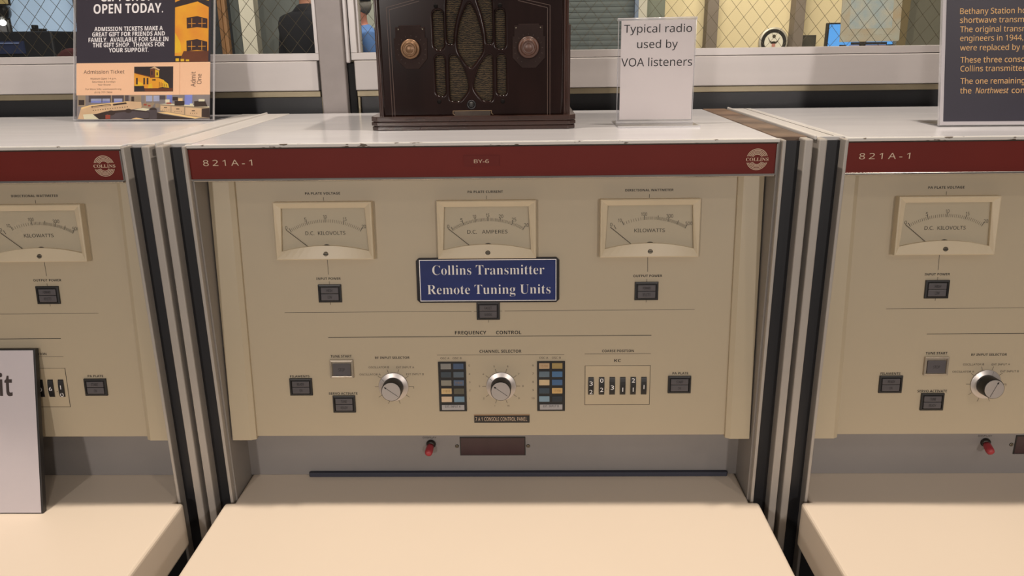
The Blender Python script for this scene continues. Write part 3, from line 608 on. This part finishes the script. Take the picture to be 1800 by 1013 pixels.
    dirv = Vector((-.10, -.95, -.28)).normalized(); tf = Mm(A(-91.9, -455.5, 0), Vector((1, -.1, 0)).normalized(), dirv.cross(Vector((1, -.1, 0)).normalized()) * -1, dirv)
    tg = BP(MB().lathe([(7.2, 0), (7.2, 2.6), (5.6, 4.2), (4.4, 5)], tf, 0, 0, 20), 'toggle_switch', [mat('dark_bushing', (64, 58, 54), 0.4, 0.6, var=0.2)])
    BP(MB().lathe([(4.6, 4), (5.6, 8), (6.0, 18), (5.2, 21.5), (2.6, 23.4)], tf, 0, 0, 20), 'red_cap', mat('red_rubber_cap', (172, 60, 66), 0.45, var=0.1, scale=40), tg)
    # side posts, caps
    for s in (-1, 1):
        def sb_(x0, x1, *r, m=0, mb=None):
            a, b = sorted((s * x0, s * x1)); return bx(a, b, *r, m=m, mb=mb)
        BP(sb_(.3757, .3800, -.008, .30, FLOOR, .0050), 'edge_strip', ALUP, bev=.001); BP(sb_(.3728, .3757, .0005, .30, FLOOR, .0030), 'side_wall', mat('grey_side_paint', (142, 136, 130), 0.45, var=0.08, scale=6))
        BP(sb_(.3800, .4025, .009, .06, FLOOR, .0020), 'channel_strip', NAVY)
        BP(sb_(.4025, .4132, -.009, .30, FLOOR, .0060), 'outer_strip', ALUP, bev=.0018)
        BP(sb_(.3735, .4130, .014, .446, .0012, .0070), 'top_cap', RUST if (centre and s > 0) else WORN2, bev=.001)
        if s < 0 and xc > .5: BP(bx(-.3873, -.3865, .016, .445, .0066, .0073), 'seam', INKB)
    BP(bx(.4132, .4162, .030, .43, FLOOR, .001), 'gap_shade', DARK)  # dark plate put in as the shade deep between neighbouring consoles
    if xc > -.5: BP(bx(-.4166, -.4133, -.002, .446, .004, .0098), 'gap_bead', WORN2, bev=.002)
    # writing shelf
    z1, z0 = -.5088, -.5805; q = .3865
    out = [(-.3726, .082), (-.3726, -.0115), (-q, -.0115), (-q, -.36), (q, -.36), (q, -.0115), (.3726, -.0115), (.3726, .082)]
    BP(MB().prism(out, Fr((xc, 0, 0), (1, 0, 0), (0, 1, 0), (0, 0, 1)), z0, z1), 'desk_shelf', SHELF, bev=.005, seg=3)
    BP(bx(-.372, .372, .03, .30, FLOOR, z0 - .002), 'base_cabinet', mat('dark_cabinet', (40, 38, 38), 0.5, var=0.2, scale=4))
    return root
PITCH = .8337
console(0.0, 'middle cream console with a red strip marked BY-6, below the wooden radio', (( ('3', 4.2), ('2', -8.4)), (('2', -5), ('0', 8.6)), (('3', -1.8),), (('1', -5),), (('2', 8.6), ('1', -5)), (('1', -1),)), 144, 144, True)
console(-PITCH, 'cream console at left, carrying the gift shop sign', ((('1', 0),), (('7', 0),), (('4', 0),), (('0', -1),), (('6', 0),), (('1', 2), ('0', -9.4))), None, None)
console(.8330, 'cream console at right, carrying the dark sign with orange text', ((('5', 0),), (('9', 0),), (('2', 0),), (('0', -1),), (('6', 0),), (('1', 2),)), 66, 108)

# dark strip lying at the back of the middle shelf
tag(MB().prism(rrect(-.2815, .3585, .0570, .0640, .002, 2), XY, -.5088, -.5018).build('rubber_strip', mat('blue_black_rubber', (52, 54, 68), 0.6, var=0.1), bevel=.0008),
    'long thin blue-black strip lying at the back of the middle shelf', 'strip')
# blue name sign stuck on the middle panel
PM = Mm((0, YB, ZB), (1, 0, 0), PV, PN)
bs = thing('name_sign', 'blue sign with white serif lettering fixed on the middle console', 'sign', tuple(PM(2, 201, 15)))
def chamf(u0, u1, v0, v1, c): return [(u0 + c, v0), (u1 - c, v0), (u1, v0 + c), (u1, v1 - c), (u1 - c, v1), (u0 + c, v1), (u0, v1 - c), (u0, v0 + c)]
SN = 3.6
MB().prism(chamf(-96.2, 100.0, 197.9, 261.2, 4), PM, .2, SN).build('backing', mat('sign_black', (34, 30, 32), 0.3, var=0.08), bs, bevel=.0006)
MB().rect(-91.8, 96.0, 200.4, 258.6, PM, SN + .15).build('white_border', WHITEI, bs)
MB().rect(-90.8, 95.0, 201.4, 257.6, PM, SN + .3).build('blue_field', mat('sign_blue', (40, 52, 108), 0.28, var=0.18, scale=14, stretch=(1, 1, 4)), bs)
MB().text(serif('Collins Transmitter'), -74.0, 79.5, 237.6, 13.6, PM, SN + .5, 0, -0.0125).text(serif('Remote Tuning Units'), -81.8, 88.0, 210.4, 13.4, PM, SN + .5, 0, -0.0125).build('lettering', mat('sign_white', (232, 228, 222), 0.5, var=0.02), bs)

# ------------------------------------------------------------------ signs on top
def lean_frame(O, yaw, lean):
    y, l = math.radians(yaw), math.radians(lean)
    u = Vector((math.cos(y), math.sin(y), 0)); b = Vector((-math.sin(y), math.cos(y), 0)); v = b * math.sin(l) + Vector((0, 0, 1)) * math.cos(l)
    return Mm(O, u, v, u.cross(v)), u, b, v
TOPZ = .0066
# gift shop sign
f, u_, b_, v_ = lean_frame((-.7134, .345, TOPZ + .0015), -5.6, 16)
gs = thing('sign_holder', 'clear acrylic holder with the dark gift shop and ticket sign, on the left console', 'sign', (-.59, .333, TOPZ))
GH = 285
def holder(root, f, w, h, thick, foot, u_, b_):
    MB().box(0, w, .6, h, -.2, .2, fr=Fr(f.O + f.N * .0022, f.U * .001, f.V * .001, f.N * .001)).build('front_sheet', ACRYL, root)
    e = MB()
    q = Fr(f.O, f.U * .001, f.V * .001, f.N * .001)
    for a, b in ((0, .75), (w - .75, w)): e.box(a, b, 0, h, -thick, 2.4, fr=q)
    e.box(0, w, 0, .8, -thick, 2.4, fr=q)
    e.build('clear_edge', ACEDGE, root)
    MB().box(0, w, 0, h, -thick, -thick + .4, fr=q).build('back_sheet', ACRYL, root)
    ft = Fr(f.O, u_ * .001, b_ * .001, Vector((0, 0, .001)))
    MB().box(0, w, -thick * .2, foot, -1.4, .4, fr=ft).build('foot', ACRYL, root)
holder(gs, f, 250.3, GH, 3.0, 70, u_, b_)
po = MB().box(3.6, 243, 1.0, GH - 6, -.9, -.6, fr=f).build('poster', mat('poster_charcoal', (56, 50, 60), 0.45, var=0.08, scale=5), gs)
n = -.45
lt = MB().text('OPEN TODAY.', 34.4, 159.2, 179.6, 15.2, f, n, 0, .012, bold=True).text('GIFT SHOP', 47.0, 141, 199.9, 15.2, f, n, 0, .012, bold=True)
for t, a, b, v, h in (('ADMISSION TICKETS MAKE A', 35.9, 158.8, 150.2, 6.8), ('GREAT GIFT FOR FRIENDS AND', 32, 162.5, 141.3, 6.8), ('FAMILY.  AVAILABLE FOR SALE IN', 25.4, 168.8, 132.0, 7), ('THE GIFT SHOP.  THANKS FOR', 33.2, 161.8, 123.2, 7), ('YOUR SUPPORT.', 62.2, 133.7, 114.4, 7)):
    lt.text(t, a, b, v, h, f, n, 0, .012, bold=True)
lt.build('lettering', WHITEI, po)
# tower picture
OR = mat('print_orange', (226, 140, 48), 0.5, var=0.3, scale=18, c2=(244, 186, 40)); BRN = mat('print_brown', (112, 62, 36), 0.5, var=0.3, scale=30); NIGHT = mat('print_night', (52, 42, 42), 0.5, var=0.2)
DKW = mat('print_window', (66, 44, 40), 0.5, var=0.2); YEL = mat('print_yellow', (246, 200, 46), 0.5, var=0.2, scale=20); TAN = mat('print_tan', (240, 204, 160), 0.5, var=0.25, scale=20)
pb = MB().rect(180.2, 239.8, 96.5, 278, f, n - .05, 4)
pb.poly([(180.4, 107), (180.4, 187.5), (219.8, 196.7), (239.6, 187), (239.6, 107)], f, n, 0)
pb.poly([(180.4, 196), (180.4, 215), (239.6, 215), (239.6, 199), (226, 203), (205, 206)], f, n, 0).poly([(224, 202), (239.6, 197.5), (239.6, 203), (226, 206)], f, n + .05, 3)
pb.poly([(180.6, 112), (180.6, 146), (190, 130), (192, 113)], f, n + .05, 3).poly([(188, 97), (239.6, 97), (239.6, 115), (196, 115)], f, n + .05, 1)
for v0, v1 in ((152.3, 170), (114.5, 132)):
    pb.poly([(201.5, v0), (219.5, v0 + 2), (237.6, v0), (237.4, v1 - 2), (219.5, v1 + 2.5), (200.8, v1)], f, n + .1, 2)
    for k in range(2): pb.rect(203.5 + k * 18, 217 + k * 18, v0 + 7.5, v0 + 8.5, f, n + .15, 0); pb.rect(209.5 + k * 18, 210.5 + k * 18, v0 + 2, v1 - 1, f, n + .15, 0)
for k in range(3): pb.rect(182 + k * 9, 188 + k * 9, 98, 103 - k, f, n + .15, 3)
lab(pb.build('tower_picture', [OR, BRN, DKW, YEL, NIGHT], po), 'orange lit tower picture')
# ticket
tk = MB().box(3.8, 243, 42.4, 96.6, -.6, -.3, fr=f).build('ticket', mat('ticket_peach', (252, 206, 166), 0.5, var=0.04), po)
n2 = -.15
tt = MB().text('Admission Ticket', 17.1, 90.9, 78.7, 5.8, f, n2).text('Museum Open 1-4 p.m.', 29.7, 76.7, 69.0, 2.6, f, n2).text('Saturdays & Sundays', 32.3, 74.6, 63.7, 2.6, f, n2).text('Year Round', 42.7, 65.6, 58.7, 2.6, f, n2)
tt.text('For More Info: voamuseum.org', 20.6, 85.3, 51.4, 2.6, f, n2).text('(513) 777-7804', 36.7, 69.0, 45.8, 2.6, f, n2)
tt.text('Admit', 217.6, 242.6, 55.6, 8.0, f, n2, rot=90).text('One', 228.0, 244.8, 60.1, 7.6, f, n2, rot=90)
tt.build('lettering', mat('ticket_ink', (96, 72, 62), 0.6), po)
MB().line(189.5, 96.3, 189.7, 42.7, .5, f, n2).build('tear_line', mat('tear_ink', (216, 166, 128), 0.6), po)
tp = MB().rect(108.4, 178, 48, 89.8, f, n2, 4)
tp.poly([(108.6, 58), (108.6, 79), (137, 72), (146, 73), (152, 70), (152, 53), (120, 53)], f, n2 + .08, 0).poly([(137, 71), (137, 86), (142, 88.5), (153, 84.5), (153, 71)], f, n2 + .1, 1).poly([(146, 72), (146, 85), (153, 82.5), (153, 72)], f, n2 + .14, 3)
tp.poly([(136, 86), (145, 89.6), (154.5, 84.5), (153, 83), (144, 87)], f, n2 + .16, 5).poly([(151, 54), (151, 71), (162, 67), (162, 56)], f, n2 + .1, 0).poly([(161, 55), (161, 66.5), (169, 61), (171, 54)], f, n2 + .12, 3)
tp.rect(109, 177.6, 48.4, 53.5, f, n2 + .18, 1).poly([(108.8, 48.6), (108.8, 57.5), (126, 57.5), (128, 49)], f, n2 + .2, 4)
for k in (112, 125, 131): tp.rect(k, k + 3, 60, 71, f, n2 + .2, 2)
tp.poly([(108.6, 79), (137, 72), (146, 73), (146, 74.5), (137, 73.6), (108.6, 80.5)], f, n2 + .22, 1).poly([(110, 57), (124, 57), (124, 62), (114, 66)], f, n2 + .15, 3).poly([(133, 53.5), (142, 53.5), (140, 62), (135, 60)], f, n2 + .19, 3)
for k in range(4): tp.rect(141 + k * 1.6, 142.2 + k * 1.6, 66, 69, f, n2 + .2, 2)
for k in range(5): tp.rect(153 + k * 3.2, 154 + k * 3.2, 56, 64 - k, f, n2 + .2, 1)
tp.rect(148.5, 150.8, 75, 80, f, n2 + .22, 2).rect(139, 141.5, 76, 82, f, n2 + .22, 4)
lab(tp.build('building_picture', [OR, BRN, DKW, YEL, NIGHT, TAN], po), 'small night picture of a lit building')
# panorama of the control room
pn = MB().rect(4.2, 243, 1.2, 42.3, f, n, 0)
PZ = [n]
def pc(m, *pts):                                                 # picture units: 0..1720 across, 500..805 down
    PZ[0] += .006; pn.poly([(4.2 + (x - 36) * .1419, 42.3 - (y - 503) * .134) for x, y in pts], f, PZ[0], m)
def pr_(m, x0, y0, x1, y1): pc(m, (x0, y1), (x1, y1), (x1, y0), (x0, y0))
pr_(2, 50, 505, 150, 640); pr_(3, 62, 560, 135, 625); pr_(9, 190, 505, 700, 590); pr_(2, 720, 503, 860, 600); pr_(7, 915, 512, 1090, 582); pr_(3, 735, 520, 770, 590); pr_(4, 1180, 503, 1250, 600); pr_(4, 1405, 503, 1500, 640); pr_(9, 1090, 510, 1170, 560)
for x0, x1 in ((220, 355), (366, 462), (515, 620)): pr_(7, x0, 545, x1, 597); pr_(4, x0, 572, x1, 597)
for x in (475, 640, 905, 1000, 1165): pr_(2, x, 503, x + 14, 600)
pc(1, (55, 795), (95, 655), (210, 625), (690, 580), (860, 588), (870, 665), (740, 682), (250, 742), (120, 750))
pc(6, (95, 655), (210, 625), (690, 580), (690, 590), (214, 640), (100, 680)); pc(3, (226, 640), (470, 612), (476, 632), (232, 662)); pc(3, (498, 612), (668, 592), (680, 612), (508, 634)); pc(1, (240, 648), (462, 622), (466, 630), (240, 656))
for k in range(15): pr_(3, 245 + k * 31, 688 - k * 3.2, 257 + k * 31, 698 - k * 3.2)
pc(2, (860, 665), (884, 600), (1035, 600), (990, 668)); pr_(8, 893, 612, 930, 634); pr_(8, 945, 628, 980, 646); pc(5, (750, 690), (880, 664), (975, 676), (900, 712)); pr_(2, 1040, 610, 1085, 660)
pc(3, (250, 748), (420, 704), (740, 682), (960, 705), (1070, 722), (1310, 803), (330, 803)); pc(9, (420, 740), (740, 700), (960, 720), (960, 790), (700, 803), (480, 803)); pc(5, (120, 745), (240, 737), (322, 803), (135, 803)); pc(1, (50, 800), (120, 745), (135, 803)); pc(6, (730, 803), (800, 785), (900, 803))
for x, y, r in ((480, 725, 52), (700, 700, 44), (1010, 690, 50)): pc(3, *[(x + r * math.cos(t * .5236), y + r * .62 * math.sin(-t * .5236)) for t in range(12)])
pr_(8, 408, 750, 470, 800); pr_(9, 965, 690, 1060, 800)
pc(2, (1090, 618), (1712, 655), (1720, 795), (1600, 795), (1096, 705)); pc(5, (1090, 618), (1200, 610), (1712, 648), (1712, 660))
for q_ in (((1104, 634), (1232, 644), (1232, 718), (1104, 696)), ((1242, 646), (1402, 656), (1402, 748), (1242, 720)), ((1414, 658), (1618, 672), (1618, 780), (1414, 750))): pc(1, *q_); cx_ = sum(p[0] for p in q_) / 4; cy_ = sum(p[1] for p in q_) / 4; [pr_(3, cx_ + d, cy_ + 14, cx_ + d + 8, cy_ + 22) for d in (-40, -14, 12, 38)]; pr_(3, cx_ - 20, cy_ - 18, cx_ + 20, cy_ - 8)
pc(3, (1620, 680), (1716, 668), (1720, 790), (1620, 778)); pc(6, (1064, 722), (1180, 716), (1610, 790), (1540, 800)); pc(3, (1064, 735), (1530, 803), (1310, 803))
pr_(3, 1256, 530, 1322, 572); pr_(6, 1326, 545, 1382, 582); pr_(3, 1282, 580, 1402, 636); pc(3, (1525, 585), (1660, 575), (1692, 650), (1525, 650)); pr_(5, 1580, 558, 1655, 586); pr_(5, 1165, 560, 1220, 602); pr_(5, 1472, 612, 1512, 642); pr_(8, 1180, 598, 1240, 616)
lab(pn.build('panorama_picture', [mat('pano_grey', (146, 138, 136), 0.5, var=0.3, scale=22), TAN, mat('pano_cabinet', (170, 150, 122), 0.5, var=0.15, scale=20), mat('pano_dark', (64, 48, 40), 0.5, var=0.3, scale=30), mat('pano_blue', (140, 152, 224), 0.5, var=0.3, scale=40), mat('pano_desk', (236, 230, 196), 0.5, var=0.1), mat('pano_top', (250, 214, 150), 0.5, var=0.1), mat('pano_window', (176, 184, 212), 0.5, var=0.3, scale=30), mat('pano_red', (170, 78, 58), 0.5, var=0.2), mat('pano_shadow', (92, 82, 84), 0.5, var=0.3, scale=30)], po), 'wide picture of a control room')

# Bethany sign
f, u_, b_, v_ = lean_frame((.6253, .1113, TOPZ + .0015), -2.4, 14.8)
be = thing('sign_holder', 'clear acrylic holder with a dark sheet of orange text, on the right console', 'sign', (.75, .12, TOPZ))
holder(be, f, 225, 285, 3.0, 70, u_, b_)
po = MB().box(2.0, 223, .8, 280, -.9, -.6, fr=f).build('sheet', WHITEP, be)
MB().rect(6.6, 218, 5.6, 276, f, -.45).build('dark_field', mat('sheet_charcoal', (54, 50, 63), 0.35, var=0.15, scale=6), po)
lt = MB()
for t, a, b, v in (('Bethany Station ho', 24.9, 112.2, 151.6), ('shortwave transmi', 25.2, 112.2, 139.5), ('The original transm', 25.6, 115.5, 127.1), ('engineers in 1944,', 26, 109.5, 115.0), ('were replaced by n', 26.3, 113.6, 102.2), ('These three conso', 27.2, 112.6, 85.7), ('Collins transmitter', 27.6, 113.6, 73.7), ('The one remaining', 28.1, 113.6, 56.8)):
    lt.text(t, a, b, v, 7.4, f, -.3, 0, 0.006)
lt.text('the ', 28.0, 43.0, 43.8, 7.4, f, -.3, 0, .006).text('Northwest', 48.5, 92.6, 43.8, 7.4, f, -.3, 0, .006, shear=.22).text('con', 96.4, 113.4, 43.8, 7.4, f, -.3, 0, .006)
lt.build('lettering', mat('orange_ink', (252, 200, 128), 0.5, var=0.05), po)

# radio caption sign
f, u_, b_, v_ = lean_frame((.1894, .185, TOPZ + .0055), 0, 2)
ty = thing('sign_holder', 'small clear acrylic stand with a white radio caption card, right of the radio', 'sign', (.245, .185, TOPZ))
q = Fr(f.O, f.U * .001, f.V * .001, f.N * .001)
MB().box(0, 111.8, 0, 143, .9, 1.3, fr=q).build('front_sheet', ACRYL, ty)
MB().box(0, 111.8, 0, 143, -1.6, -1.2, fr=q).build('back_sheet', ACRYL, ty)
e = MB().box(0, .9, 0, 143, -1.6, 1.3, fr=q).box(110.9, 111.8, 0, 143, -1.6, 1.3, fr=q)
e.tube([q(-1.2, 142.6, 0), q(112.6, 143.4, 0)], .0021, 10, smooth=True)
e.build('clear_edge', ACEDGE, ty)
ft = Fr((f.O.x, f.O.y, TOPZ), (.001, 0, 0), (0, .001, 0), (0, 0, .001))
MB().box(-3, 114.5, -45, 38, 0, 2.4, fr=ft).build('foot', ACRYL, ty, bevel=.0006)
MB().box(-3, 114.5, -46.5, -45, 0, 2.6, fr=ft).box(-1, 112.5, -6, 4, 2.4, 5.6, fr=ft).build('foot_edge', ACEDGE, ty, bevel=.0006)
cdm = MB().box(4.4, 110.3, 2, 141.2, -.4, .3, fr=f).build('card', mat('grey_white_card', (238, 228, 223), 0.5, var=0.03), ty)
MB().text('Typical radio', 8.1, 105.6, 124.4, 10.4, f, .5, 0, .006).text('used by', 27.6, 86.1, 103.0, 10.4, f, .5, 0, .006).text('VOA listeners', 5.4, 107.9, 77.7, 11.0, f, .5, 0, .006).build('lettering', INK, cdm)

# framed card at the far left of the shelf
f, u_, b_, v_ = lean_frame((-.6400, -.0405, -.5086), 0, 13.6)
it = thing('framed_sign', 'white card in a black box frame leaning on the left shelf', 'sign', (-.75, -.04, -.5088))
MB().box(-230, 2.2, 0, 237.5, -9, -.6, fr=f).build('frame', mat('black_frame', (40, 37, 36), 0.4, var=0.1), it, bevel=.0008)
fcd = MB().rect(-227, -.4, 1.6, 235.6, f, -.2).build('card', mat('lilac_white_card', (206, 198, 202), 0.4, var=0.03), it)
MB().text('it', -51.0, -32.6, 170.8, 30, f, 0.0, 0, .0, bold=True).build('lettering', mat('brown_black_ink', (58, 46, 44), 0.6), fcd)
MB().box(-150, -80, 0, 4, -46, -9, fr=Fr(f.O, f.U * .001, Vector((0, 0, .001)), Vector((0, -.001, 0)))).build('stand', BLACKP, it)

# ------------------------------------------------------------------ wooden tabletop radio
RX, RY, RZ = -.02, .15, TOPZ
WOOD = mat('dark_walnut', (38, 23, 20), 0.2, var=0.35, scale=9, stretch=(5, 5, 0.7), spec=0.2)
WOODL = mat('walnut_edge', (60, 37, 29), 0.22, var=0.35, scale=14, stretch=(1, 1, 6), coat=0.4)
WOODM = mat('walnut_stripe', (74, 45, 35), 0.28, var=0.35, scale=14, stretch=(8, 8, 0.5), coat=0.4)
ra = thing('tabletop_radio', 'dark wooden tabletop radio with fretwork grille, standing on the middle console', 'radio', (RX, .22, RZ))
G = Mm((RX, RY, RZ), (1, 0, 0), (0, 0, 1), (0, -1, 0))
def RB(mb, name, m, par=ra, bev=0.0, seg=2):
    mb.v = [(x - RX, y - .22, z - RZ) for x, y, z in mb.v]
    o = mb.build(name, m, None, bev, seg); o.parent = par; return o
bm_ = MB()
for z0, z1, ex in ((.0, 5.4, 2.4), (5.0, 7.0, .4), (6.6, 11.6, 3.4), (11.2, 13.0, 1.0), (12.6, 19.6, 3.2)):
    w = 143.4 + ex; y0 = 9 + ex; c = 9; ys = 186 + ex
    bm_.prism([(RX + x * .001, RY + y * .001) for x, y in ((-w + c, -y0), (w - c, -y0), (w, -y0 + c), (w, ys), (-w, ys), (-w, -y0 + c))], XY, RZ + z0 * .001, RZ + z1 * .001)
RB(bm_, 'base_moulding', WOODL, bev=.0024, seg=4)
H = 250.0
def outline(dx, k=14): 
    W_ = 130.5 - dx; pts = [(-W_ , 19), (W_, 19)]
    return pts + [(W_ * math.copysign(abs(math.cos(t)) ** .7, math.cos(t)), 200 + (H - dx) * .62 * max(0, math.sin(t)) ** .8) for t in [math.pi * i / k for i in range(k + 1)]]
bd = MB(); ol = outline(0)
bd.loft([[G(u, v, nn) for u, v in ol] for nn in (-180, -5.0)])
RB(bd, 'cabinet', WOOD, bev=.002)
for s in (-1, 1):
    cs = MB()
    for k, (a, b, y0) in enumerate(((129.5, 132.5, -6), (132.5, 134.5, -11), (134.5, 137.2, -17))):
        x0, x1 = sorted((s * a, s * b)); cs.box(x0, x1, 19, 205, -60, y0, fr=G)
    x0, x1 = sorted((s * 137, s * 140.5)); cs.box(x0, x1, 19, 142, -120, -30, fr=G); x0, x1 = sorted((s * 130, s * 137)); cs.box(x0, x1, 19, 165, -130, -25, fr=G)
    RB(cs, 'corner_beading', WOODM, bev=.0012)
# front board with fretwork openings
cu = bpy.data.curves.new('fret', 'CURVE'); cu.dimensions = '2D'; cu.fill_mode = 'BOTH'; cu.extrude = .0011; cu.bevel_depth = .0028; cu.bevel_resolution = 4; cu.offset = -.0028
def spl(pts, smooth=False):
    if smooth:
        q = []
        k = len(pts)
        for i in range(k):
            a, b = Vector(pts[i]), Vector(pts[(i + 1) % k]); q += [a * .82 + b * .18, a * .18 + b * .82]
        pts = [tuple(p) for p in q]; q = []
        for i in range(len(pts)):
            a, b = Vector(pts[i]), Vector(pts[(i + 1) % len(pts)]); q += [a * .75 + b * .25, a * .25 + b * .75]
        pts = [tuple(p) for p in q]
    s = cu.splines.new('POLY'); s.points.add(len(pts) - 1); s.use_cyclic_u = True
    for p, c in zip(s.points, pts): p.co = (c[0] * .001, c[1] * .001, 0, 1)
spl([(u, v) for u, v in outline(2.2)])
mir = lambda pts: [(-u, v) for u, v in pts]
HOLES = [pill(-52.4, -38.0, 110.2, 163), pill(34.4, 47.8, 110.2, 163), pill(-51.6, -38.2, 46.9, 103), pill(35.6, 48.2, 46.9, 103)]
SM = [[(-34.0, 117.4), (-24.6, 117.4), (-24.2, 133), (-18.5, 157), (-10.6, 177), (-12, 196), (-24, 196), (-33.4, 176)],
      [(30.2, 117.4), (21.6, 117.4), (21.2, 133), (16.0, 157), (9, 177), (10, 196), (22, 196), (30.2, 176)],
      [(-1.6, 174), (-10.8, 157), (-16.8, 140), (-19.6, 122), (-19.0, 108), (-8, 90), (-1.8, 84.4), (3.4, 90), (16.6, 107), (16.2, 122), (12.4, 142), (6.6, 160)],
      [(-31.4, 103), (-20.6, 102), (-11.0, 84), (-5.6, 64), (-6.0, 54), (-17.6, 39.4), (-32, 39.4), (-32, 60)],
      [(29.4, 103), (20.8, 102), (8.6, 84), (2.2, 64), (2.8, 55), (14.4, 39.4), (28.6, 39.4), (28.8, 60)]]
for h in HOLES: spl(h)
for h in SM: spl(h, True)
fo = bpy.data.objects.new('fret', cu); col.objects.link(fo)
fm_ = bpy.data.meshes.new_from_object(fo.evaluated_get(bpy.context.evaluated_depsgraph_get())); bpy.data.objects.remove(fo)
fm_.name = 'front_board'; fm_.transform(Matrix(((1, 0, 0, 0), (0, 0, -1, RY - .22 + .0009), (0, 1, 0, 0), (0, 0, 0, 1)))); fm_.materials.clear(); fm_.materials.append(WOOD)
fb = bpy.data.objects.new('front_board', fm_); col.objects.link(fb); fb.parent = ra
RB(MB().rect(-58, 54, 34, 200, G, -4.6), 'grille_cloth', weave('grille_cloth', (18, 14, 10), (92, 74, 48)))
n = 3.6
for k, pts in enumerate(([(-92.4, 84.8), (-74.5, 84.6), (-62.0, 98.3), (-61.2, 126.1), (-64.1, 126.1), (-63.9, 140.9), (-70.0, 141), (-70, 143.2), (-100.2, 143.2), (-100.2, 141), (-105.1, 141), (-105.4, 126.6), (-107.9, 126.6), (-107, 98.8)],
                         [(70.9, 84.4), (90.4, 84.2), (103.1, 97.8), (103.6, 126.3), (100.9, 126.3), (100.6, 140.7), (95.1, 140.8), (95.1, 143), (66.1, 143), (66.1, 141), (60.6, 140.9), (60.4, 126.5), (57.9, 126.5), (57.5, 98.4)])):
    es = RB(MB().prism(pts, G, 3.2, 4.6), 'escutcheon', mat('dark_bronze', (52, 39, 36), 0.5, 0.0, var=0.2, scale=40, spec=0.08), bev=.0004)
    cu_, cv_ = (-84.6, 112.5) if k == 0 else (80.6, 112.5)
    cm = (-83.6, 111.8) if k == 0 else (80.2, 112)
    for du in (-17, 17): o = RB(MB().lathe([(1.2, 4.4), (1.2, 5.2), (.5, 5.6)], G, cm[0] + du - .3, 137.8, 10), 'pin', SCREW, es)
    l = MB()
    for i in range(15):
        a = math.radians(-60 + i * 300 / 14 + 0); l.line(cm[0] + 18.6 * math.cos(a), cm[1] - 2 + 18.6 * math.sin(a), cm[0] + 20.4 * math.cos(a), cm[1] - 2 + 20.4 * math.sin(a), .4, G, 4.8)
    RB(l, 'tick_marks', mat('worn_tick', (82, 66, 56), 0.5), es)
    kn = RB(MB().lathe([(r_ * (.80 if k == 0 else .87), n_) for r_, n_ in ((9, 4.2), (10, 9), (15.4, 10), (16.6, 11.4), (16.4, 12.6), (14.6, 13.4), (13.8, 13.0), (12.8, 14.6), (12.0, 17), (10.6, 18.6), (9.6, 18.0), (8.6, 17.2), (6.5, 18.0), (3, 18.6), (.6, 18.7))], G, cm[0] + (0 if k else -1.0), cm[1], 40), 'knob', mat('bronze_knob' if k == 0 else 'brown_knob', (138, 104, 74) if k == 0 else (98, 68, 56), 0.36, 0.4 if k == 0 else 0.1, var=0.25, scale=60))
RB(MB().lathe([(6.6, 3), (6.6, 4.6), (5.6, 5.6), (4.6, 4.4)], G, -1.8, 34.6, 24), 'button_ring', mat('dark_ring', (52, 50, 52), 0.3, 0.5))
RB(MB().lathe([(4.4, 3), (4.4, 6.4), (2.6, 8.6), (.6, 9)], G, -1.8, 34.6, 20), 'tone_button', BLACKP)
pl = RB(MB().box(-26.6, 24.8, 17.6, 25.4, 3, 3.8, fr=G), 'name_plate', mat('worn_plate', (70, 56, 44), 0.4, 0.3, var=0.4, scale=60))
RB(MB().line(-28.4, 26.2, 26.6, 26.2, .7, G, 4.0).line(-28.4, 26.4, -28.4, 22.4, .7, G, 4.0).line(26.6, 26.4, 26.6, 22.4, .7, G, 4.0).line(-28.6, 22, -26, 20.6, .7, G, 4).line(26.8, 22, 29, 20.6, .7, G, 4), 'plate_border', mat('plate_edge', (146, 122, 92), 0.35, 0.6), pl)
for u, v in ((-47.4, 168), (41.3, 167.6), (-47.8, 39.2), (43.0, 38.6)): RB(MB().lathe([(3.0, 3), (3.0, 3.6), (1.4, 3.7)], G, u, v, 14), 'bolt_hole', mat('hole_black', (20, 16, 15), 0.6, spec=0.1))
for sg, x0, x1, z0, z1 in ((1, -115.8, -70, 167, 178), (-1, 110.2, 66, 167, 177)):
    il = MB()
    for w_ in (0, 3.6): il.line(x0 + sg * w_, 19, x0 + sg * w_, z0 - w_ * .9, .8, G, 3.5).line(x0 + sg * w_, z0 - w_ * .9, x1, z1 - w_ * .9, .8, G, 3.5)
    RB(il, 'inlay', mat('inlay_tan', (88, 57, 40), 0.4, var=0.4, scale=60))
